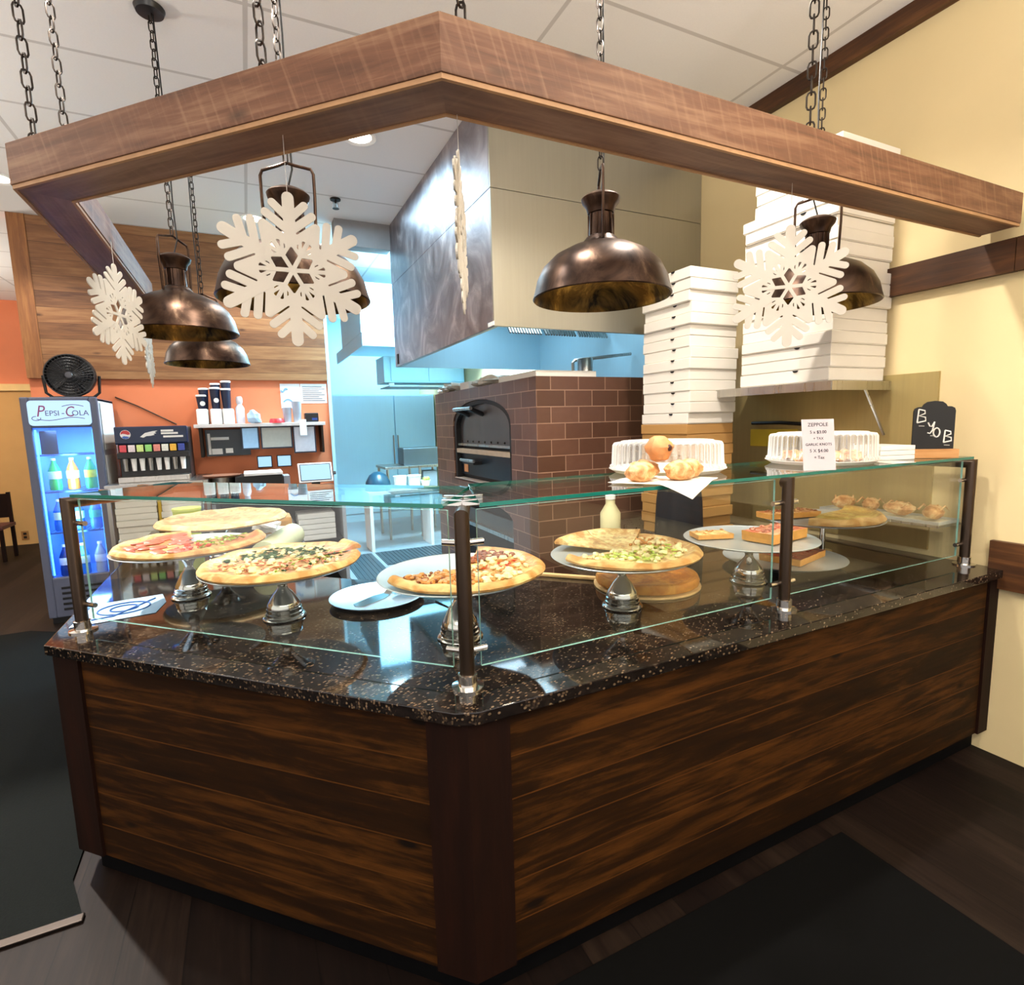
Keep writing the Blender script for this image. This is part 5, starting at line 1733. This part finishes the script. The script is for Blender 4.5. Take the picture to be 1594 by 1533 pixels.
# wall notices
t = thing('wall_poster', 'white poster with blue swirls on the orange wall above the clear cups', 'poster', (0.01, 5.3995, 2.03))
MB().box(-0.095, -0.003, -0.14, 0.11, 0, 0.13).build('sheet', 'white', t)
m = MB()
m.tube([(-0.09 + 0.07 * i / 6, -0.004, 0.06 - 0.02 * sin(i)) for i in range(7)], 0.010, 4).tube([(-0.07 + 0.12 * i / 8, -0.004, -0.07 + 0.03 * sin(i * 0.5)) for i in range(9)], 0.009, 4)
m.build('blue_swirl', plain('swirl_blue', '#6f9fd0', 0.6), t)
t = thing('wall_notice', 'white printed notice in the corner of the orange wall above the receipt printer', 'notice', (0.265, 5.3995, 2.055))
MB().box(-0.14, -0.003, -0.11, 0.14, 0, 0.105).build('sheet', 'white', t)
m = MB()
for i in range(8):
    m.box(-0.12, -0.0038, -0.085 + 0.022 * i, 0.12 - 0.03 * (i % 3), -0.003, -0.078 + 0.022 * i)
m.build('text_lines', 'ink', t)
tag(MB().tube([(-1.60, 5.392, 2.02), (-1.42, 5.392, 1.93), (-1.2, 5.392, 1.80), (-1.1, 5.392, 1.74)], 0.006, 6).build('power_cord', 'darkmetal'), 'thin dark cord running down the orange wall to the soda dispenser', 'cord')

# ================================================================== DRINKS FRIDGE
fr = thing('drinks_fridge', 'tall grey drinks fridge with blue-lit glass door at the left', 'refrigerator', (-1.882, 4.70, 0))
W2 = 0.265
MAT['fridge'] = plain('slate_grey_steel', '#565b6e', 0.4, var=0.06)
MAT['fridgeside'] = plain('white_side_panel', '#c9ccd6', 0.5, var=0.06)
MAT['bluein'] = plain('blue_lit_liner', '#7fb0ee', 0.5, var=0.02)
m = MB().box(-W2 + 0.005, 0.05, 0.06, -W2 + 0.025, 0.66, 1.97).box(W2 - 0.025, 0.05, 0.06, W2 - 0.005, 0.66, 1.97)
m.build('side_wall', 'fridgeside', fr)
MB().box(-W2 + 0.005, 0.05, 1.955, W2 - 0.005, 0.66, 1.975).build('top_wall', 'fridge', fr)
MB().box(-W2 + 0.025, 0.62, 0.06, W2 - 0.025, 0.66, 1.955).build('back_wall', 'bluein', fr)
MB().box(-W2 + 0.025, 0.05, 0.36, W2 - 0.025, 0.62, 0.40).build('floor_plate', 'bluein', fr)
MB().box(-W2 + 0.025, 0.05, 1.73, W2 - 0.025, 0.62, 1.75).build('ceiling_plate', 'bluein', fr)
MB().box(-W2 + 0.025, 0.06, 0.401, -W2 + 0.03, 0.62, 1.73).build('inner_liner', 'bluein', fr)
MB().box(W2 - 0.03, 0.06, 0.401, W2 - 0.025, 0.62, 1.73).build('inner_liner', 'bluein', fr)
# front bezel with window
m = MB()
m.box(-W2, 0, 0.06, -0.205, 0.05, 1.985, 0.012).box(0.205, 0, 0.06, W2, 0.05, 1.985, 0.012)
m.box(-0.207, 0.0, 1.725, 0.207, 0.05, 1.985, 0.012).box(-0.207, 0.0, 0.06, 0.207, 0.05, 0.42, 0.012)
m.build('front_bezel', 'fridge', fr)
m = MB()
for i in range(5):
    m.box(-0.15, -0.004, 0.12 + 0.048 * i, 0.15, 0.001, 0.142 + 0.048 * i, 0.003)
m.build('vent_slots', 'black', fr)
MB().box(-0.25, 0.04, 0, 0.25, 0.6, 0.06).build('plinth', 'black', fr)
MAT['signlit'] = emit('lit_header_sign', '#b9dcff', 0.9)
pts = []
for cx_, cz_, a0 in ((0.185, 1.925, 0), (-0.185, 1.925, 90), (-0.185, 1.775, 180), (0.185, 1.775, 270)):
    for i in range(6):
        a = radians(a0 + 18 * i)
        pts.append((cx_ + 0.03 * cos(a), cz_ + 0.03 * sin(a)))
sg = MB().prism(pts, 0.0005, 0.012, mtx=Matrix.Rotation(pi / 2, 4, 'X')).build('header_sign', 'signlit', fr)
MAT['signpurple'] = plain('purple_script', '#5a4a86', 0.5)
MAT['signred'] = plain('plum_script', '#93497a', 0.5)
lettering('P', 0.135, 'signred', sg, (-0.135, -0.0125, 1.862), FACE_Y, sx=0.8, shear=0.25)
lettering('EPSI', 0.062, 'signpurple', sg, (-0.052, -0.0125, 1.846), FACE_Y, sx=0.95)
lettering('-', 0.07, 'signpurple', sg, (0.022, -0.0125, 1.850), FACE_Y)
lettering('C', 0.125, 'signred', sg, (0.065, -0.0125, 1.857), FACE_Y, sx=0.75, shear=0.2)
lettering('OLA', 0.064, 'signpurple', sg, (0.142, -0.0125, 1.846), FACE_Y, sx=0.95)
m = MB()
m.tube([(-0.19 + 0.03 * cos(a) + 0.028, -0.0125, 1.806 + 0.018 * sin(a)) for a in [pi * 0.5 + 1.6 * pi * i / 10 for i in range(11)]], 0.003, 5)
m.tube([(-0.16 + 0.33 * i / 12, -0.0125, 1.800 - 0.012 * sin(pi * i / 6)) for i in range(13)], 0.003, 5)
m.tube([(0.02 + 0.15 * i / 8, -0.0125, 1.905 + 0.015 * sin(pi * i / 8)) for i in range(9)], 0.003, 5)
m.build('script_swash', 'signpurple', sg)
for x in (-0.2, 0.2):
    MB().box(x - 0.006, 0.055, 0.43, x + 0.006, 0.062, 1.71).build('led_strip', emit('blue_led', '#3f8cff', 5.0), fr)
lamp('fridge_light', 'AREA', (-1.882, 4.83, 1.70), 8, (0.25, 0.55, 1.0), 0.3)
lamp('fridge_light', 'AREA', (-1.882, 4.775, 1.1), 6, (0.25, 0.55, 1.0), 0.1, (pi / 2, 0, 0), sizey=1.0)
for z in (0.80, 1.165, 1.49):
    m = MB()
    for i in range(12):
        m.tube([(-0.22 + 0.04 * i, 0.10, z), (-0.22 + 0.04 * i, 0.60, z)], 0.003, 4)
    m.box(-0.232, 0.095, z - 0.008, 0.232, 0.105, z + 0.006)
    m.build('wire_shelf', plain('blue_wire', '#3c5f98', 0.4) if z < 0.9 else bpy.data.materials['blue_wire'], fr)
MB().box(-0.204, 0.02, 0.422, 0.204, 0.028, 1.723).build('glass_door', 'glass', fr)
tag(MB().box(-2.075, 4.815, 1.497, -1.955, 4.82, 1.70, 0.001).build('promo_card', plain('dark_card', '#10182c', 0.4)), 'dark promotional card on the top shelf inside the drinks fridge', 'card')
BOT = [(1.172, [('#2fae5c', '#cfe6ee'), ('#e07a2a', '#f3d9c8'), ('#3fb36a', '#e6d84a')], 'top bottle row'),
       (0.807, [('#2f6fc0', '#d8e6c0'), ('#2360b8', '#c7d8ea'), ('#4a8fd8', '#4ac0b0')], 'middle bottle row'),
       (0.4005, [('#15327a', '#dfe7f2'), ('#2a7ad8', '#bcd6f0'), ('#9aa6b8', '#d5dbe4')], 'lowest bottle row')]
for z, row, nm in BOT:
    for i, (c_, lc) in enumerate(row):
        b = thing('soda_bottle', '%s soda bottle, %s of the %s in the drinks fridge' % ({'#2fae5c': 'green', '#e07a2a': 'orange', '#3fb36a': 'green and yellow', '#2f6fc0': 'blue', '#2360b8': 'deep blue', '#4a8fd8': 'light blue', '#15327a': 'dark navy', '#2a7ad8': 'bright blue', '#9aa6b8': 'grey'}[c_], ['left', 'middle', 'right'][i], nm), 'bottle', (-2.015 + 0.13 * i, 4.86, z + 0.006 if z > 0.5 else z + 0.001), group='bottles in the drinks fridge')
        MB().lathe([(0, 0), (0.040, 0), (0.046, 0.012), (0.046, 0.07), (0.042, 0.09), (0.046, 0.11), (0.046, 0.17), (0.036, 0.20), (0.017, 0.245), (0.016, 0.262), (0, 0.262)], 20).build('bottle_body', plain('soda_' + c_[1:], c_, 0.2, var=0.1), b, smooth=True)
        MB().lathe([(0.0468, 0.10), (0.0475, 0.102), (0.0475, 0.165), (0.0468, 0.167)], 20).build('label_band', plain('label_' + lc[1:] + c_[1:3], lc, 0.5, var=0.3, scale=60), b, smooth=True)
        MB().cyl((0, 0, 0.262), (0, 0, 0.282), 0.018, n=14).build('cap', 'white', b)
for i, (y0, z0, y1, z1) in enumerate([(4.80, 1.52, 5.28, 1.94), (4.78, 1.05, 5.20, 1.47)]):
    tag(MB().box(-1.6165, y0, z0, -1.6135, y1, z1).build('taped_sheet', 'white'), ['white sheet taped high on the side of the drinks fridge', 'white sheet taped lower on the side of the drinks fridge'][i], 'paper')
# fan
FS = 0.86
fn = thing('desk_fan', 'round black fan standing on top of the drinks fridge', 'fan', (-1.835, 4.98, 1.9855))
fn.scale = (FS, FS, FS)
MB().box(-0.18, -0.10, 0, 0.18, 0.10, 0.02, 0.006).build('base', 'black', fn)
for s_ in (-1, 1):
    MB().tube([(0.17 * s_, 0, 0.01), (0.225 * s_, 0, 0.06), (0.238 * s_, 0, 0.235)], 0.014, 8).build('yoke_arm', 'black', fn, smooth=True)
q = Matrix.Translation((0, -0.03, 0.235)) @ Matrix.Rotation(pi / 2, 4, 'X')
MB().lathe([(0.205, -0.05), (0.215, -0.05), (0.222, 0), (0.215, 0.05), (0.205, 0.05), (0.212, 0)], 40, q, close=True).build('housing_ring', 'black', fn, smooth=True)
m = MB()
for rr in (0.03, 0.06, 0.09, 0.12, 0.15, 0.18):
    m.tube([q @ Vector((rr * cos(a), rr * sin(a), 0.05 + 0.02 * (1 - rr / 0.2))) for a in [2 * pi * i / 32 for i in range(32)]], 0.0028, 5, True)
for i in range(40):
    a = 2 * pi * i / 40
    m.tube([q @ Vector((0.02 * cos(a), 0.02 * sin(a), 0.07)), q @ Vector((0.21 * cos(a + .25), 0.21 * sin(a + .25), 0.048))], 0.0028, 5)
m.build('front_grille', 'black', fn)
m = MB()
for i in range(5):
    a = 2 * pi * i / 5
    m.prism([(0.02, -0.02), (0.10, -0.055), (0.185, -0.03), (0.185, 0.045), (0.09, 0.03), (0.02, 0.02)], 0, 0.004, mtx=q @ Matrix.Rotation(a, 4, 'Z') @ Matrix.Rotation(0.4, 4, 'X'))
m.build('fan_blades', plain('dark_grey_blade', '#26262a', 0.35), fn)
MB().lathe([(0, -0.062), (0.205, -0.05), (0.205, -0.046), (0, -0.058)], 40, q).build('rear_guard', 'black', fn, smooth=True)
MB().lathe([(0, -0.04), (0.05, -0.04), (0.05, 0.05), (0.03, 0.074), (0, 0.078)], 20, q).build('hub', plain('grey_hub', '#46464c', 0.3), fn, smooth=True)

# far room: chair and outlet
chd = thing('dining_chair', 'dark wooden chair at the far left by the tan wall', 'chair', (-3.70, 8.35, 0))
for x in (-0.2, 0.2):
    MB().box(x - 0.02, -0.22, 0, x + 0.02, -0.18, 0.45, 0.003).build('leg', 'post', chd)
    MB().box(x - 0.02, 0.18, 0, x + 0.02, 0.22, 0.90, 0.003).build('leg', 'post', chd)
MB().box(-0.23, -0.24, 0.43, 0.23, 0.24, 0.48, 0.01).build('seat', plain('dark_red_seat', '#4a1d16', 0.5), chd)
MB().box(-0.18, 0.19, 0.55, 0.18, 0.215, 0.88, 0.005).build('backrest', 'post', chd)
t = thing('wall_outlet', 'brown wall outlet low on the tan far wall', 'outlet', (-3.66, YF - 0.0005, 0.14))
MB().box(-0.045, -0.008, -0.07, 0.045, 0, 0.07, 0.003).build('cover_plate', plain('brown_plate', '#8f5f2c', 0.5), t)
MB().box(-0.02, -0.0105, 0.01, 0.02, -0.0085, 0.045).build('socket', 'darkmetal', t)
MB().box(-0.02, -0.0105, -0.045, 0.02, -0.0085, -0.01).build('socket', 'darkmetal', t)
